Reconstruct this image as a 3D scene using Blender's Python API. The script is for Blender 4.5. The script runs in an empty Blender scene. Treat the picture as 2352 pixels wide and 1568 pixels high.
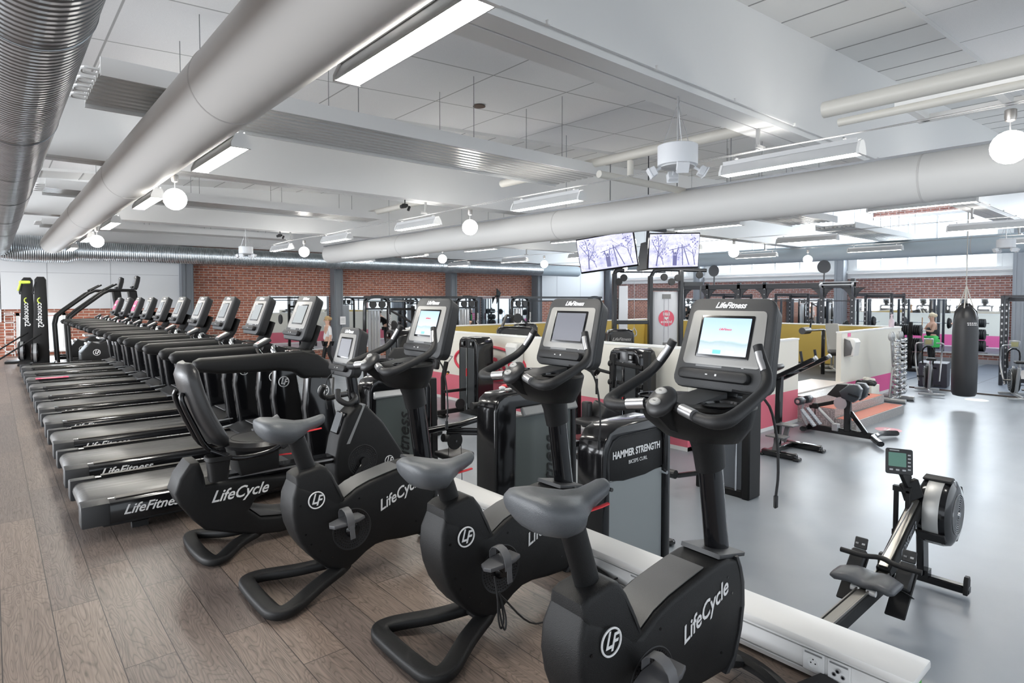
import bpy, bmesh, math, random
from mathutils import Vector as V, Matrix as M
random.seed(7)
PI = math.pi
S = bpy.context.scene
C = S.collection
# ---------------------------------------------------------------- camera, world, light, exposure
cd = bpy.data.cameras.new('camera'); cam = bpy.data.objects.new('camera', cd); C.objects.link(cam); S.camera = cam
cd.sensor_width = 36; cd.lens = 36 * 1390 / 2352; cd.shift_y = -50.5 / 2352; cd.clip_start = .05; cd.clip_end = 200
cam.location = (0, 0, 1.6); cam.rotation_euler = (math.radians(88.0), 0, -math.radians(40.7))
W = bpy.data.worlds.new('sky'); S.world = W; W.use_nodes = True
bg = W.node_tree.nodes['Background']; bg.inputs[0].default_value = (.86, .93, 1, 1); bg.inputs[1].default_value = 1.35
S.view_settings.view_transform = 'Standard'; S.view_settings.look = 'None'; S.view_settings.gamma = 1
S.view_settings.use_curve_mapping = False; S.view_settings.exposure = .62
S.cycles.max_bounces = 6; S.cycles.diffuse_bounces = 4; S.cycles.glossy_bounces = 4; S.cycles.transmission_bounces = 4
S.cycles.transparent_max_bounces = 8; S.cycles.caustics_reflective = False; S.cycles.caustics_refractive = False
S.cycles.sample_clamp_indirect = 6; S.cycles.use_denoising = True
def area(name, loc, rot, sx, sy, e, col=(1, 1, 1)):
    l = bpy.data.lights.new(name, 'AREA'); l.shape = 'RECTANGLE'; l.size = sx; l.size_y = sy; l.energy = e; l.color = col
    o = bpy.data.objects.new(name, l); C.objects.link(o); o.location = loc; o.rotation_euler = rot; return o
# daylight outside the clerestory windows of the far right wall (wall x=25.6), and the small window far left
for wy in (1.5, 6.9, 12.8, 18.8):
    area('daylight_window', (26.1, wy, 3.55), (0, math.radians(90), 0), 1.9, 4.6, 420, (.88, .94, 1))
area('daylight_low_window', (1.05, 21.75, .65), (math.radians(-90), 0, 0), 1.0, 1.0, 60, (.88, .94, 1))
# added area light out of view on the left, to brighten the left ceiling
area('added_left_fill', (-7.5, 11.5, 1.5), (0, math.radians(-90), 0), 2.6, 18, 1150, (.93, .96, 1))
# ---------------------------------------------------------------- materials
MAT = {}
def mat(name, col, rough=.5, metal=0, bump=0, bscale=60, spec=.5, coat=0, emit=0, alpha=1, var=0, vscale=3):
    if name in MAT: return MAT[name]
    m = bpy.data.materials.new(name); m.use_nodes = True; n = m.node_tree.nodes; L = m.node_tree.links
    b = n['Principled BSDF']; c4 = (*col, 1)
    b.inputs['Base Color'].default_value = c4; b.inputs['Roughness'].default_value = rough; b.inputs['Metallic'].default_value = metal
    b.inputs['Specular IOR Level'].default_value = spec; b.inputs['Coat Weight'].default_value = coat; b.inputs['Coat Roughness'].default_value = .08
    if alpha < 1: b.inputs['Alpha'].default_value = alpha
    if emit: b.inputs['Emission Color'].default_value = c4; b.inputs['Emission Strength'].default_value = emit
    if bump or var:
        t = n.new('ShaderNodeTexCoord'); z = n.new('ShaderNodeTexNoise'); z.inputs['Scale'].default_value = bscale; L.new(t.outputs['Object'], z.inputs[0])
        if bump:
            u = n.new('ShaderNodeBump'); u.inputs['Strength'].default_value = bump; u.inputs['Distance'].default_value = .002
            L.new(z.outputs[0], u.inputs['Height']); L.new(u.outputs[0], b.inputs['Normal'])
        if var:
            z2 = n.new('ShaderNodeTexNoise'); z2.inputs['Scale'].default_value = vscale; L.new(t.outputs['Object'], z2.inputs[0])
            r = n.new('ShaderNodeMapRange'); r.inputs['To Min'].default_value = rough - var; r.inputs['To Max'].default_value = rough + var
            L.new(z2.outputs[0], r.inputs[0]); L.new(r.outputs[0], b.inputs['Roughness'])
    MAT[name] = m; return m
BLK = mat('textured_black_plastic', (.0065, .0065, .0068), .5, spec=.3, bump=.5, bscale=420)
DGR = mat('dark_grey_plastic', (.022, .023, .025), .48, bump=.4, bscale=420)
SEAT = mat('grey_saddle_foam', (.085, .092, .1), .42, bump=.5, bscale=350)
GLO = mat('gloss_black_paint', (.006, .006, .007), .14, spec=.35, coat=.25)
RUB = mat('black_rubber', (.014, .014, .015), .55, spec=.4, bump=.3, bscale=300)
VIN = mat('black_vinyl', (.018, .018, .019), .33, bump=.35, bscale=160)
GRYP = mat('grey_top_panel', (.11, .11, .11), .42, bump=.4, bscale=400)
SIL = mat('brushed_silver', (.55, .55, .56), .32, metal=.9)
CHR = mat('chrome', (.75, .76, .78), .1, metal=1)
BEZ = mat('silver_bezel', (.25, .245, .235), .45, metal=.1)
WHT = mat('white_print', (.8, .8, .8), .5)
RED = mat('red_plastic', (.75, .05, .06), .4)
SCRO = mat('dark_screen', (.16, .165, .19), .12, coat=.4)
WPA = mat('white_paint', (.84, .845, .84), .45)
CRM = mat('cream_pipe_paint', (.74, .72, .66), .42)
DUCT = mat('white_fabric_duct', (.66, .655, .64), .55, bump=.1, bscale=30)
LAMP = mat('lamp_tube', (1, .96, .88), .5, emit=48)
GLOBE = mat('lamp_globe_glass', (1, .97, .92), .4, emit=22)
PINK = mat('pink_wall_paint', (.72, .17, .235), .5)
MAG = mat('magenta_wall_paint', (.78, .13, .36), .5)
CRW = mat('cream_wall_paint', (.79, .77, .70), .45)
YEL = mat('mustard_wall_paint', (.57, .41, .09), .55)
COLG = mat('grey_blue_column_paint', (.17, .185, .205), .5)
STL = mat('pale_grey_steel', (.42, .43, .44), .3, metal=.5)
DAMB = mat('orange_plastic', (.8, .3, .05), .5)
GREY = mat('mid_grey_plastic', (.2, .205, .21), .45)
def tex_mat(name, build, rough=.5, spec=.5, metal=0):
    m = bpy.data.materials.new(name); m.use_nodes = True; n = m.node_tree.nodes; L = m.node_tree.links
    b = n['Principled BSDF']; b.inputs['Roughness'].default_value = rough; b.inputs['Specular IOR Level'].default_value = spec; b.inputs['Metallic'].default_value = metal
    t = n.new('ShaderNodeTexCoord')
    build(n, L, b, t); MAT[name] = m; return m
def mapping(n, L, t, rot=(0, 0, 0), sc=(1, 1, 1), out='Object', loc=(0, 0, 0)):
    p = n.new('ShaderNodeMapping'); p.inputs['Rotation'].default_value = rot; p.inputs['Scale'].default_value = sc; p.inputs['Location'].default_value = loc
    L.new(t.outputs[out], p.inputs[0]); return p
def ramp(n, stops):
    r = n.new('ShaderNodeValToRGB'); e = r.color_ramp.elements
    e[0].position, e[0].color = stops[0][0], (*stops[0][1], 1); e[1].position, e[1].color = stops[-1][0], (*stops[-1][1], 1)
    for p, c in stops[1:-1]:
        x = e.new(p); x.color = (*c, 1)
    return r
def b_wood(n, L, b, t):
    mp = mapping(n, L, t, (0, 0, PI / 2))
    br = n.new('ShaderNodeTexBrick'); L.new(mp.outputs[0], br.inputs[0])
    for k, v in (('Scale', 1), ('Mortar Size', .0022), ('Brick Width', 1.28), ('Row Height', .2), ('Mortar Smooth', .1), ('Bias', 0)): br.inputs[k].default_value = v
    br.offset = .37; br.inputs['Color1'].default_value = (0, 0, 0, 1); br.inputs['Color2'].default_value = (1, 1, 1, 1); br.inputs['Mortar'].default_value = (.5, .5, .5, 1)
    # per-plank offset for the grain
    sc = n.new('ShaderNodeVectorMath'); sc.operation = 'SCALE'; sc.inputs['Scale'].default_value = 7.3; L.new(br.outputs['Color'], sc.inputs[0])
    ad = n.new('ShaderNodeVectorMath'); ad.operation = 'ADD'; L.new(mp.outputs[0], ad.inputs[0]); L.new(sc.outputs[0], ad.inputs[1])
    m2 = n.new('ShaderNodeMapping'); m2.inputs['Scale'].default_value = (1.5, 8, 1); L.new(ad.outputs[0], m2.inputs[0])
    nz = n.new('ShaderNodeTexNoise'); nz.inputs['Scale'].default_value = 1.0; nz.inputs['Detail'].default_value = 2; nz.inputs['Distortion'].default_value = .4; L.new(m2.outputs[0], nz.inputs[0])
    mu = n.new('ShaderNodeMath'); mu.operation = 'MULTIPLY'; mu.inputs[1].default_value = 26; L.new(nz.outputs[0], mu.inputs[0])
    fr = n.new('ShaderNodeMath'); fr.operation = 'PINGPONG'; fr.inputs[1].default_value = .5; L.new(mu.outputs[0], fr.inputs[0])
    m3 = n.new('ShaderNodeMapping'); m3.inputs['Scale'].default_value = (6, 130, 1); L.new(ad.outputs[0], m3.inputs[0])
    n3 = n.new('ShaderNodeTexNoise'); n3.inputs['Scale'].default_value = 1; n3.inputs['Detail'].default_value = 4; L.new(m3.outputs[0], n3.inputs[0])
    g = ramp(n, [(0, (.105, .083, .07)), (.045, (.15, .12, .101)), (.13, (.19, .153, .131)), (.5, (.213, .172, .147))]); L.new(fr.outputs[0], g.inputs[0])
    g3 = ramp(n, [(.35, (.72, .72, .72)), (.62, (1.08, 1.08, 1.08))]); L.new(n3.outputs[0], g3.inputs[0])
    x = n.new('ShaderNodeMix'); x.data_type = 'RGBA'; x.blend_type = 'MULTIPLY'; x.inputs[0].default_value = 1; L.new(g.outputs[0], x.inputs[6]); L.new(g3.outputs[0], x.inputs[7])
    gp = ramp(n, [(0, (.8, .8, .82)), (1, (1.22, 1.17, 1.12))]); L.new(br.outputs['Color'], gp.inputs[0])
    x2 = n.new('ShaderNodeMix'); x2.data_type = 'RGBA'; x2.blend_type = 'MULTIPLY'; x2.inputs[0].default_value = 1; L.new(x.outputs[2], x2.inputs[6]); L.new(gp.outputs[0], x2.inputs[7])
    x3 = n.new('ShaderNodeMix'); x3.data_type = 'RGBA'; L.new(br.outputs['Fac'], x3.inputs[0]); L.new(x2.outputs[2], x3.inputs[6]); x3.inputs[7].default_value = (.03, .024, .02, 1)
    L.new(x3.outputs[2], b.inputs['Base Color'])
    bu = n.new('ShaderNodeBump'); bu.inputs['Strength'].default_value = .25; bu.inputs['Distance'].default_value = .002; L.new(fr.outputs[0], bu.inputs['Height']); L.new(bu.outputs[0], b.inputs['Normal'])
WOOD = tex_mat('wood_plank_floor', b_wood, .38, .4)
def brick(name, rot, c1, c2, mo, sc=1):
    def bb(n, L, b, t):
        se = n.new('ShaderNodeSeparateXYZ'); L.new(t.outputs['Object'], se.inputs[0]); mp = n.new('ShaderNodeCombineXYZ'); L.new(se.outputs[rot], mp.inputs[0]); L.new(se.outputs[2], mp.inputs[1])
        br = n.new('ShaderNodeTexBrick'); L.new(mp.outputs[0], br.inputs[0])
        for k, v in (('Scale', sc), ('Mortar Size', .012), ('Brick Width', .27), ('Row Height', .083), ('Mortar Smooth', .2), ('Bias', -.1)): br.inputs[k].default_value = v
        br.inputs['Color1'].default_value = (*c1, 1); br.inputs['Color2'].default_value = (*c2, 1); br.inputs['Mortar'].default_value = (*mo, 1)
        nz = n.new('ShaderNodeTexNoise'); nz.inputs['Scale'].default_value = 9; nz.inputs['Detail'].default_value = 4; L.new(mp.outputs[0], nz.inputs[0])
        g = ramp(n, [(.3, (.72, .72, .74)), (.7, (1.2, 1.15, 1.1))]); L.new(nz.outputs[0], g.inputs[0])
        x = n.new('ShaderNodeMix'); x.data_type = 'RGBA'; x.blend_type = 'MULTIPLY'; x.inputs[0].default_value = 1; L.new(br.outputs['Color'], x.inputs[6]); L.new(g.outputs[0], x.inputs[7])
        L.new(x.outputs[2], b.inputs['Base Color'])
        bu = n.new('ShaderNodeBump'); bu.invert = True; bu.inputs['Strength'].default_value = .6; bu.inputs['Distance'].default_value = .01; L.new(br.outputs['Fac'], bu.inputs['Height']); L.new(bu.outputs[0], b.inputs['Normal'])
    return tex_mat(name, bb, .8, .2)
BRK_B = brick('red_brick_back', 0, (.46, .175, .115), (.32, .12, .085), (.58, .48, .42))
BRK_R = brick('red_brick_right', 1, (.42, .2, .165), (.3, .145, .125), (.58, .53, .52))
def b_gym(n, L, b, t):
    nz = n.new('ShaderNodeTexNoise'); nz.inputs['Scale'].default_value = 1.3; nz.inputs['Detail'].default_value = 5; L.new(t.outputs['Object'], nz.inputs[0])
    g = ramp(n, [(.3, (.235, .26, .295)), (.7, (.28, .31, .345))]); L.new(nz.outputs[0], g.inputs[0]); L.new(g.outputs[0], b.inputs['Base Color'])
    m2 = mapping(n, L, t, (0, 0, .25), (.5, 5, 1))
    n2 = n.new('ShaderNodeTexNoise'); n2.inputs['Scale'].default_value = 1; n2.inputs['Detail'].default_value = 2; L.new(m2.outputs[0], n2.inputs[0])
    r = n.new('ShaderNodeMapRange'); r.inputs['To Min'].default_value = .27; r.inputs['To Max'].default_value = .35; L.new(n2.outputs[0], r.inputs[0]); L.new(r.outputs[0], b.inputs['Roughness'])
GYM = tex_mat('grey_vinyl_floor', b_gym, .3, .55)
def b_ceil(n, L, b, t):
    mp = mapping(n, L, t, loc=(.35, .5, 0))
    br = n.new('ShaderNodeTexBrick'); br.offset = 0; L.new(mp.outputs[0], br.inputs[0])
    for k, v in (('Scale', 1), ('Mortar Size', .013), ('Brick Width', 1.2), ('Row Height', 1.2), ('Mortar Smooth', .5)): br.inputs[k].default_value = v
    br.inputs['Color1'].default_value = (.9, .9, .9, 1); br.inputs['Color2'].default_value = (.88, .88, .885, 1); br.inputs['Mortar'].default_value = (.45, .45, .45, 1)
    nz = n.new('ShaderNodeTexNoise'); nz.inputs['Scale'].default_value = 160; L.new(mp.outputs[0], nz.inputs[0])
    g = ramp(n, [(.3, (.93, .93, .93)), (.7, (1.02, 1.02, 1.02))]); L.new(nz.outputs[0], g.inputs[0])
    x = n.new('ShaderNodeMix'); x.data_type = 'RGBA'; x.blend_type = 'MULTIPLY'; x.inputs[0].default_value = 1; L.new(br.outputs['Color'], x.inputs[6]); L.new(g.outputs[0], x.inputs[7]); L.new(x.outputs[2], b.inputs['Base Color'])
CEIL = tex_mat('ceiling_tiles', b_ceil, .8, .2)
def b_galv(axis):
    def f(n, L, b, t):
        sc = {'y': (0, 30, 0), 'x': (34, 0, 0)}[axis]; k_ = 1 if axis == 'y' else 1.6
        mp = mapping(n, L, t, sc=sc)
        w = n.new('ShaderNodeTexWave'); w.bands_direction = axis.upper(); w.inputs['Scale'].default_value = .2; L.new(mp.outputs[0], w.inputs[0])
        bu = n.new('ShaderNodeBump'); bu.inputs['Strength'].default_value = .85; bu.inputs['Distance'].default_value = .02; L.new(w.outputs['Fac'], bu.inputs['Height']); L.new(bu.outputs[0], b.inputs['Normal'])
        nz = n.new('ShaderNodeTexNoise'); nz.inputs['Scale'].default_value = 5; L.new(t.outputs['Object'], nz.inputs[0])
        g = ramp(n, [(.3, (.24 * k_, .258 * k_, .27 * k_)), (.7, (.33 * k_, .35 * k_, .365 * k_))]); L.new(nz.outputs[0], g.inputs[0]); L.new(g.outputs[0], b.inputs['Base Color'])
    return f
GALY = tex_mat('galvanised_duct_along', b_galv('y'), .3, .5, .9)
GALX = tex_mat('galvanised_duct_across', b_galv('x'), .3, .5, .9)
def b_mirror(n, L, b, t):
    b.inputs['Base Color'].default_value = (.8, .83, .85, 1)
MIR = tex_mat('mirror_glass', b_mirror, .02, .5, 1)
def b_diamond(n, L, b, t):
    mp = mapping(n, L, t, (0, 0, 0), (1, 1, 1))
    br = n.new('ShaderNodeTexChecker'); br.inputs['Scale'].default_value = 32; L.new(mp.outputs[0], br.inputs[0])
    v = n.new('ShaderNodeTexVoronoi'); v.inputs['Scale'].default_value = 34; v.inputs['Randomness'].default_value = .35; L.new(mp.outputs[0], v.inputs[0])
    g = ramp(n, [(.25, (.72, .71, .7)), (.42, (.4, .39, .38))]); L.new(v.outputs[0], g.inputs[0]); L.new(g.outputs[0], b.inputs['Base Color'])
    bu = n.new('ShaderNodeBump'); bu.invert = True; bu.inputs['Strength'].default_value = .7; bu.inputs['Distance'].default_value = .008; L.new(v.outputs[0], bu.inputs['Height']); L.new(bu.outputs[0], b.inputs['Normal'])
DIAM = tex_mat('diamond_plate', b_diamond, .35, .5, .6)
def b_belt(n, L, b, t):
    m2 = mapping(n, L, t, (0, 0, 0), (1.2, 26, 1))
    n2 = n.new('ShaderNodeTexNoise'); n2.inputs['Scale'].default_value = 1; n2.inputs['Detail'].default_value = 5; L.new(m2.outputs[0], n2.inputs[0])
    r = n.new('ShaderNodeMapRange'); r.inputs['From Min'].default_value = .3; r.inputs['From Max'].default_value = .7; r.inputs['To Min'].default_value = .25; r.inputs['To Max'].default_value = .5; L.new(n2.outputs[0], r.inputs[0]); L.new(r.outputs[0], b.inputs['Roughness'])
    g = ramp(n, [(.3, (.05, .049, .047)), (.7, (.1, .098, .094))]); L.new(n2.outputs[0], g.inputs[0]); L.new(g.outputs[0], b.inputs['Base Color'])
BELT = tex_mat('worn_treadmill_belt', b_belt, .4, .6)
def b_land(n, L, b, t):
    mp = mapping(n, L, t, out='Generated')
    s = n.new('ShaderNodeSeparateXYZ'); L.new(mp.outputs[0], s.inputs[0])
    nz = n.new('ShaderNodeTexNoise'); nz.inputs['Scale'].default_value = 4; nz.inputs['Detail'].default_value = 5; L.new(mp.outputs[0], nz.inputs[0])
    a = n.new('ShaderNodeMath'); a.operation = 'MULTIPLY_ADD'; a.inputs[1].default_value = .16; L.new(nz.outputs[0], a.inputs[0]); L.new(s.outputs['Y'], a.inputs[2])
    g = ramp(n, [(0, (.62, .66, .72)), (.3, (.50, .58, .66)), (.42, (.34, .48, .50)), (.47, (.55, .66, .78)), (1, (.38, .56, .82))]); L.new(a.outputs[0], g.inputs[0])
    b.inputs['Base Color'].default_value = (.05, .05, .06, 1); L.new(g.outputs[0], b.inputs['Emission Color']); b.inputs['Emission Strength'].default_value = 1.0
SCRL = tex_mat('lit_landscape_screen', b_land, .2)
def b_plain(n, L, b, t):
    b.inputs['Base Color'].default_value = (.1, .1, .12, 1); b.inputs['Emission Color'].default_value = (.5, .58, .68, 1); b.inputs['Emission Strength'].default_value = .75
SCRP = tex_mat('lit_plain_screen', b_plain, .2)
def b_tv(n, L, b, t):
    mp = mapping(n, L, t, out='Generated', sc=(1, 1, 1))
    w = n.new('ShaderNodeTexNoise'); w.inputs['Scale'].default_value = 4.5; w.inputs['Detail'].default_value = 9; w.inputs['Roughness'].default_value = .8; w.inputs['Distortion'].default_value = .15; L.new(mp.outputs[0], w.inputs[0])
    g = ramp(n, [(.3, (.3, .3, .52)), (.42, (.52, .52, .78)), (.55, (.7, .7, .93)), (.7, (.78, .78, .97))]); L.new(w.outputs[0], g.inputs[0])
    b.inputs['Base Color'].default_value = (.02, .02, .03, 1); L.new(g.outputs[0], b.inputs['Emission Color']); b.inputs['Emission Strength'].default_value = .9
SCTV = tex_mat('television_picture', b_tv, .2)
def b_glass(n, L, b, t):
    m = n['Material Output']; tr = n.new('ShaderNodeBsdfTransparent'); tr.inputs[0].default_value = (.95, .97, .98, 1); mx = n.new('ShaderNodeMixShader'); mx.inputs[0].default_value = .08
    gl = n.new('ShaderNodeBsdfGlossy'); gl.inputs['Roughness'].default_value = .02; L.new(tr.outputs[0], mx.inputs[1]); L.new(gl.outputs[0], mx.inputs[2]); L.new(mx.outputs[0], m.inputs[0])
GLASS = tex_mat('window_glass', b_glass)
def b_frost(n, L, b, t):
    m = n['Material Output']; tr = n.new('ShaderNodeBsdfTransparent'); tr.inputs[0].default_value = (.8, .84, .84, 1); mx = n.new('ShaderNodeMixShader'); mx.inputs[0].default_value = .72
    b.inputs['Base Color'].default_value = (.36, .385, .39, 1); L.new(tr.outputs[0], mx.inputs[1]); L.new(b.outputs[0], mx.inputs[2]); L.new(mx.outputs[0], m.inputs[0])
FROST = tex_mat('frosted_shield', b_frost, .3)
# ---------------------------------------------------------------- mesh helpers
def frame(o, x, y):
    x = V(x).normalized(); y = V(y); z = x.cross(y).normalized(); y = z.cross(x)
    m = M((x, y, z)).transposed().to_4x4(); m.translation = V(o); return m
def smooth(p, n=4, closed=False):
    p = [V(q) for q in p]; N = len(p); out = []
    for i in range(N if closed else N - 1):
        a = p[(i - 1) % N] if closed or i > 0 else p[0] * 2 - p[1]
        b = p[i]; c = p[(i + 1) % N]; d = p[(i + 2) % N] if closed or i < N - 2 else p[-1] * 2 - p[-2]
        for k in range(n):
            t = k / n; out.append(.5 * ((2 * b) + (c - a) * t + (2 * a - 5 * b + 4 * c - d) * t * t + (3 * b - a - 3 * c + d) * t ** 3))
    if not closed: out.append(p[-1])
    return out
class MB:
    def __init__(s): s.v = []; s.f = []; s.m = []
    def add(s, vs, fs, mi=0, X=None):
        k = len(s.v); s.v += [tuple(X @ V(q)) if X else tuple(q) for q in vs]
        s.f += [[i + k for i in f] for f in fs]; s.m += [mi] * len(fs); return s
    def bm(s, b, mi=0, X=None):
        b.verts.ensure_lookup_table(); b.verts.index_update()
        s.add([v.co.copy() for v in b.verts], [[v.index for v in f.verts] for f in b.faces], mi, X); b.free(); return s
    def box(s, c, d, r=(0, 0, 0), b=0, mi=0, X=None, seg=1):
        m = bmesh.new(); bmesh.ops.create_cube(m, size=1)
        for v in m.verts: v.co = V((v.co.x * d[0], v.co.y * d[1], v.co.z * d[2]))
        if b: bmesh.ops.bevel(m, geom=list(m.edges), offset=min(b, min(d) * .49), segments=seg, profile=.5, affect='EDGES')
        from mathutils import Euler
        T = M.Translation(V(c)) @ Euler(r).to_matrix().to_4x4()
        return s.bm(m, mi, (X @ T) if X else T)
    def beam(s, a, b_, w, h, bev=.004, mi=0, up=(0, 0, 1), X=None):
        a = V(a); b_ = V(b_); d = b_ - a; u = V(up)
        if abs(d.normalized().dot(u)) > .98: u = V((1, 0, 0))
        T = frame((a + b_) / 2, d, u.cross(d))
        return s.box((0, 0, 0), (d.length, w, h), (0, 0, 0), bev, mi, (X @ T) if X else T)
    def prism(s, poly, ax, a, b_, bev=0, mi=0, X=None, seg=2):
        f = {'y': lambda u, v, t: (u, t, v), 'x': lambda u, v, t: (t, u, v), 'z': lambda u, v, t: (u, v, t)}[ax]
        m = bmesh.new(); lo = [m.verts.new(f(u, v, a)) for u, v in poly]; hi = [m.verts.new(f(u, v, b_)) for u, v in poly]; N = len(poly)
        A = m.faces.new(lo); B = m.faces.new(hi[::-1])
        for i in range(N): m.faces.new((lo[i], hi[i], hi[(i + 1) % N], lo[(i + 1) % N]))
        bmesh.ops.recalc_face_normals(m, faces=list(m.faces))
        if bev:
            ed = {e for e in A.edges} | {e for e in B.edges}
            bmesh.ops.bevel(m, geom=list(ed), offset=bev, segments=seg, profile=.5, affect='EDGES', clamp_overlap=True)
        return s.bm(m, mi, X)
    def tube(s, p, r, seg=10, closed=False, n=0, flat=1, mi=0, X=None, caps=True, up=None, sq=1):
        p = smooth(p, n, closed) if n else [V(q) for q in p]
        N = len(p); R = r if isinstance(r, (list, tuple)) else [r] * N
        if len(R) != N: R = [R[min(int(i * (len(R) - 1) / (N - 1)), len(R) - 2)] * (1 - (i * (len(R) - 1) / (N - 1)) % 1 if i < N - 1 else 0) + R[min(int(i * (len(R) - 1) / (N - 1)) + 1, len(R) - 1)] * ((i * (len(R) - 1) / (N - 1)) % 1 if i < N - 1 else 1) for i in range(N)]
        vs = []; fs = []; pu = None
        for i in range(N):
            t = (p[(i + 1) % N] - p[i - 1]) if closed else (p[min(i + 1, N - 1)] - p[max(i - 1, 0)])
            t.normalize()
            if up is not None: u = V(up)
            elif pu is None: u = V((0, 0, 1)) if abs(t.z) < .9 else V((1, 0, 0))
            else: u = pu
            u = (u - t * u.dot(t)).normalized(); pu = u; w = t.cross(u)
            for k in range(seg):
                a = 2 * PI * k / seg + PI / seg; ca = math.cos(a); sa = math.sin(a); vs.append(p[i] + (w * math.copysign(abs(ca) ** sq, ca) + u * math.copysign(abs(sa) ** sq, sa) * flat) * R[i])
        for i in range(N if closed else N - 1):
            for k in range(seg):
                a = i * seg + k; b_ = i * seg + (k + 1) % seg; j = ((i + 1) % N) * seg
                fs.append((a, b_, j + (k + 1) % seg, j + k))
        if caps and not closed: fs.append(list(range(seg))[::-1]); fs.append([(N - 1) * seg + k for k in range(seg)])
        return s.add(vs, fs, mi, X)
    def lathe(s, pr, c=(0, 0, 0), seg=20, mi=0, X=None, sx=1, sy=1):
        vs = []; fs = []
        for r, z in pr:
            for k in range(seg): a = 2 * PI * k / seg; vs.append((c[0] + r * math.cos(a) * sx, c[1] + r * math.sin(a) * sy, c[2] + z))
        for i in range(len(pr) - 1):
            for k in range(seg): fs.append((i * seg + k, i * seg + (k + 1) % seg, (i + 1) * seg + (k + 1) % seg, (i + 1) * seg + k))
        fs.append(list(range(seg))[::-1]); fs.append([(len(pr) - 1) * seg + k for k in range(seg)])
        return s.add(vs, fs, mi, X)
    def band(s, pts, w, th=.003, mi=0, X=None):
        rg = []
        for i, (y, z) in enumerate(pts):
            a = V(pts[max(i - 1, 0)]); b_ = V(pts[min(i + 1, len(pts) - 1)]); d = (b_ - a).normalized(); n = (-d.y * th, d.x * th)
            rg.append([(-w / 2, y, z), (w / 2, y, z), (w / 2, y + n[0], z + n[1]), (-w / 2, y + n[0], z + n[1])])
        return s.loft(rg, mi, X)
    def cyl(s, a, b_, r, seg=14, mi=0, X=None): return s.tube([a, b_], r, seg, mi=mi, X=X)
    def loft(s, rings, mi=0, X=None):
        n = len(rings[0]); vs = [q for r in rings for q in r]; fs = []
        for i in range(len(rings) - 1):
            for k in range(n): fs.append((i * n + k, i * n + (k + 1) % n, (i + 1) * n + (k + 1) % n, (i + 1) * n + k))
        fs.append(list(range(n))[::-1]); fs.append([(len(rings) - 1) * n + k for k in range(n)])
        return s.add(vs, fs, mi, X)
    def ball(s, c, r, seg=16, mi=0, X=None):
        r = r if isinstance(r, tuple) else (r, r, r); pr = [(math.sin(PI * i / 10) + 1e-4, -math.cos(PI * i / 10)) for i in range(11)]
        T = M.Translation(V(c)) @ M.Diagonal((r[0], r[1], r[2], 1)); return s.lathe(pr, (0, 0, 0), seg, mi, (X @ T) if X else T)
    def mesh(s, name, mats, ang=38):
        me = bpy.data.meshes.new(name); me.from_pydata(s.v, [], s.f); me.update()
        b = bmesh.new(); b.from_mesh(me); bmesh.ops.recalc_face_normals(b, faces=list(b.faces)); b.to_mesh(me); b.free()
        for m in (mats if isinstance(mats, (list, tuple)) else [mats]): me.materials.append(m)
        if len(me.materials) > 1: me.polygons.foreach_set('material_index', s.m)
        me.shade_smooth(); me.set_sharp_from_angle(angle=math.radians(ang)); return me
def tag(o, label=None, cat=None, group=None, kind=None):
    if label: o['label'] = label
    if cat: o['category'] = cat
    if group: o['group'] = group
    if kind: o['kind'] = kind
    return o
def ob(name, mb, mats, parent=None, loc=(0, 0, 0), rot=(0, 0, 0), ang=38, label=None, cat=None, group=None, kind=None):
    o = bpy.data.objects.new(name, mb.mesh(name, mats, ang) if isinstance(mb, MB) else mb); C.objects.link(o)
    o.location = loc; o.rotation_euler = rot
    if parent: o.parent = parent
    return tag(o, label, cat, group, kind)
def thing(name, loc, label, cat, rz=0, group=None):
    o = bpy.data.objects.new(name, None); C.objects.link(o); o.location = loc; o.rotation_euler = (0, 0, rz); o.empty_display_size = .1
    return tag(o, label, cat, group)
def kids(o): return [c for c in bpy.data.objects if c.parent is o]
def dup(root, loc, rz=None, label=None, group=None):
    ch = kids(root); r = root.copy(); C.objects.link(r); r.location = loc
    if rz is not None: r.rotation_euler = (0, 0, rz)
    tag(r, label, None, group)
    for c in ch:
        g2 = kids(c); d = c.copy(); C.objects.link(d); d.parent = r
        for g in g2:
            e = g.copy(); C.objects.link(e); e.parent = d
    return r
TXT = {}
def text(name, s, size, X, m, parent, shear=0, bold=0, sx=1, align='CENTER', label=None, cat=None):
    key = (s, size, shear, bold, sx, m.name, align)
    if key not in TXT:
        c = bpy.data.curves.new(name, 'FONT'); c.body = s; c.size = size; c.shear = shear; c.offset = bold; c.extrude = .0008; c.align_x = align; c.align_y = 'CENTER'; c.resolution_u = 3
        t = bpy.data.objects.new('t', c); me = bpy.data.meshes.new_from_object(t); bpy.data.objects.remove(t)
        for v in me.vertices: v.co.x *= sx
        me.materials.clear(); me.materials.append(m); TXT[key] = me
    o = bpy.data.objects.new(name, TXT[key]); C.objects.link(o); o.parent = parent; o.matrix_local = X
    if label: tag(o, label, cat)
    return o
def struct(name, mb, mats, parent=None, ang=38):
    o = ob(name, mb, mats, parent, ang=ang)
    if not parent: o['kind'] = 'structure'
    return o
def rrect(w, h, r, w2=None, n=4):
    "rounded rectangle, w = top width, w2 = bottom width, centred"
    w2 = w if w2 is None else w2; out = []
    for cx, cy, a0 in ((w / 2 - r, h / 2 - r, 0), (-w / 2 + r, h / 2 - r, 90), (-w2 / 2 + r, -h / 2 + r, 180), (w2 / 2 - r, -h / 2 + r, 270)):
        for k in range(n + 1): a = math.radians(a0 + 90 * k / n); out.append((cx + r * math.cos(a), cy + r * math.sin(a)))
    return out
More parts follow.
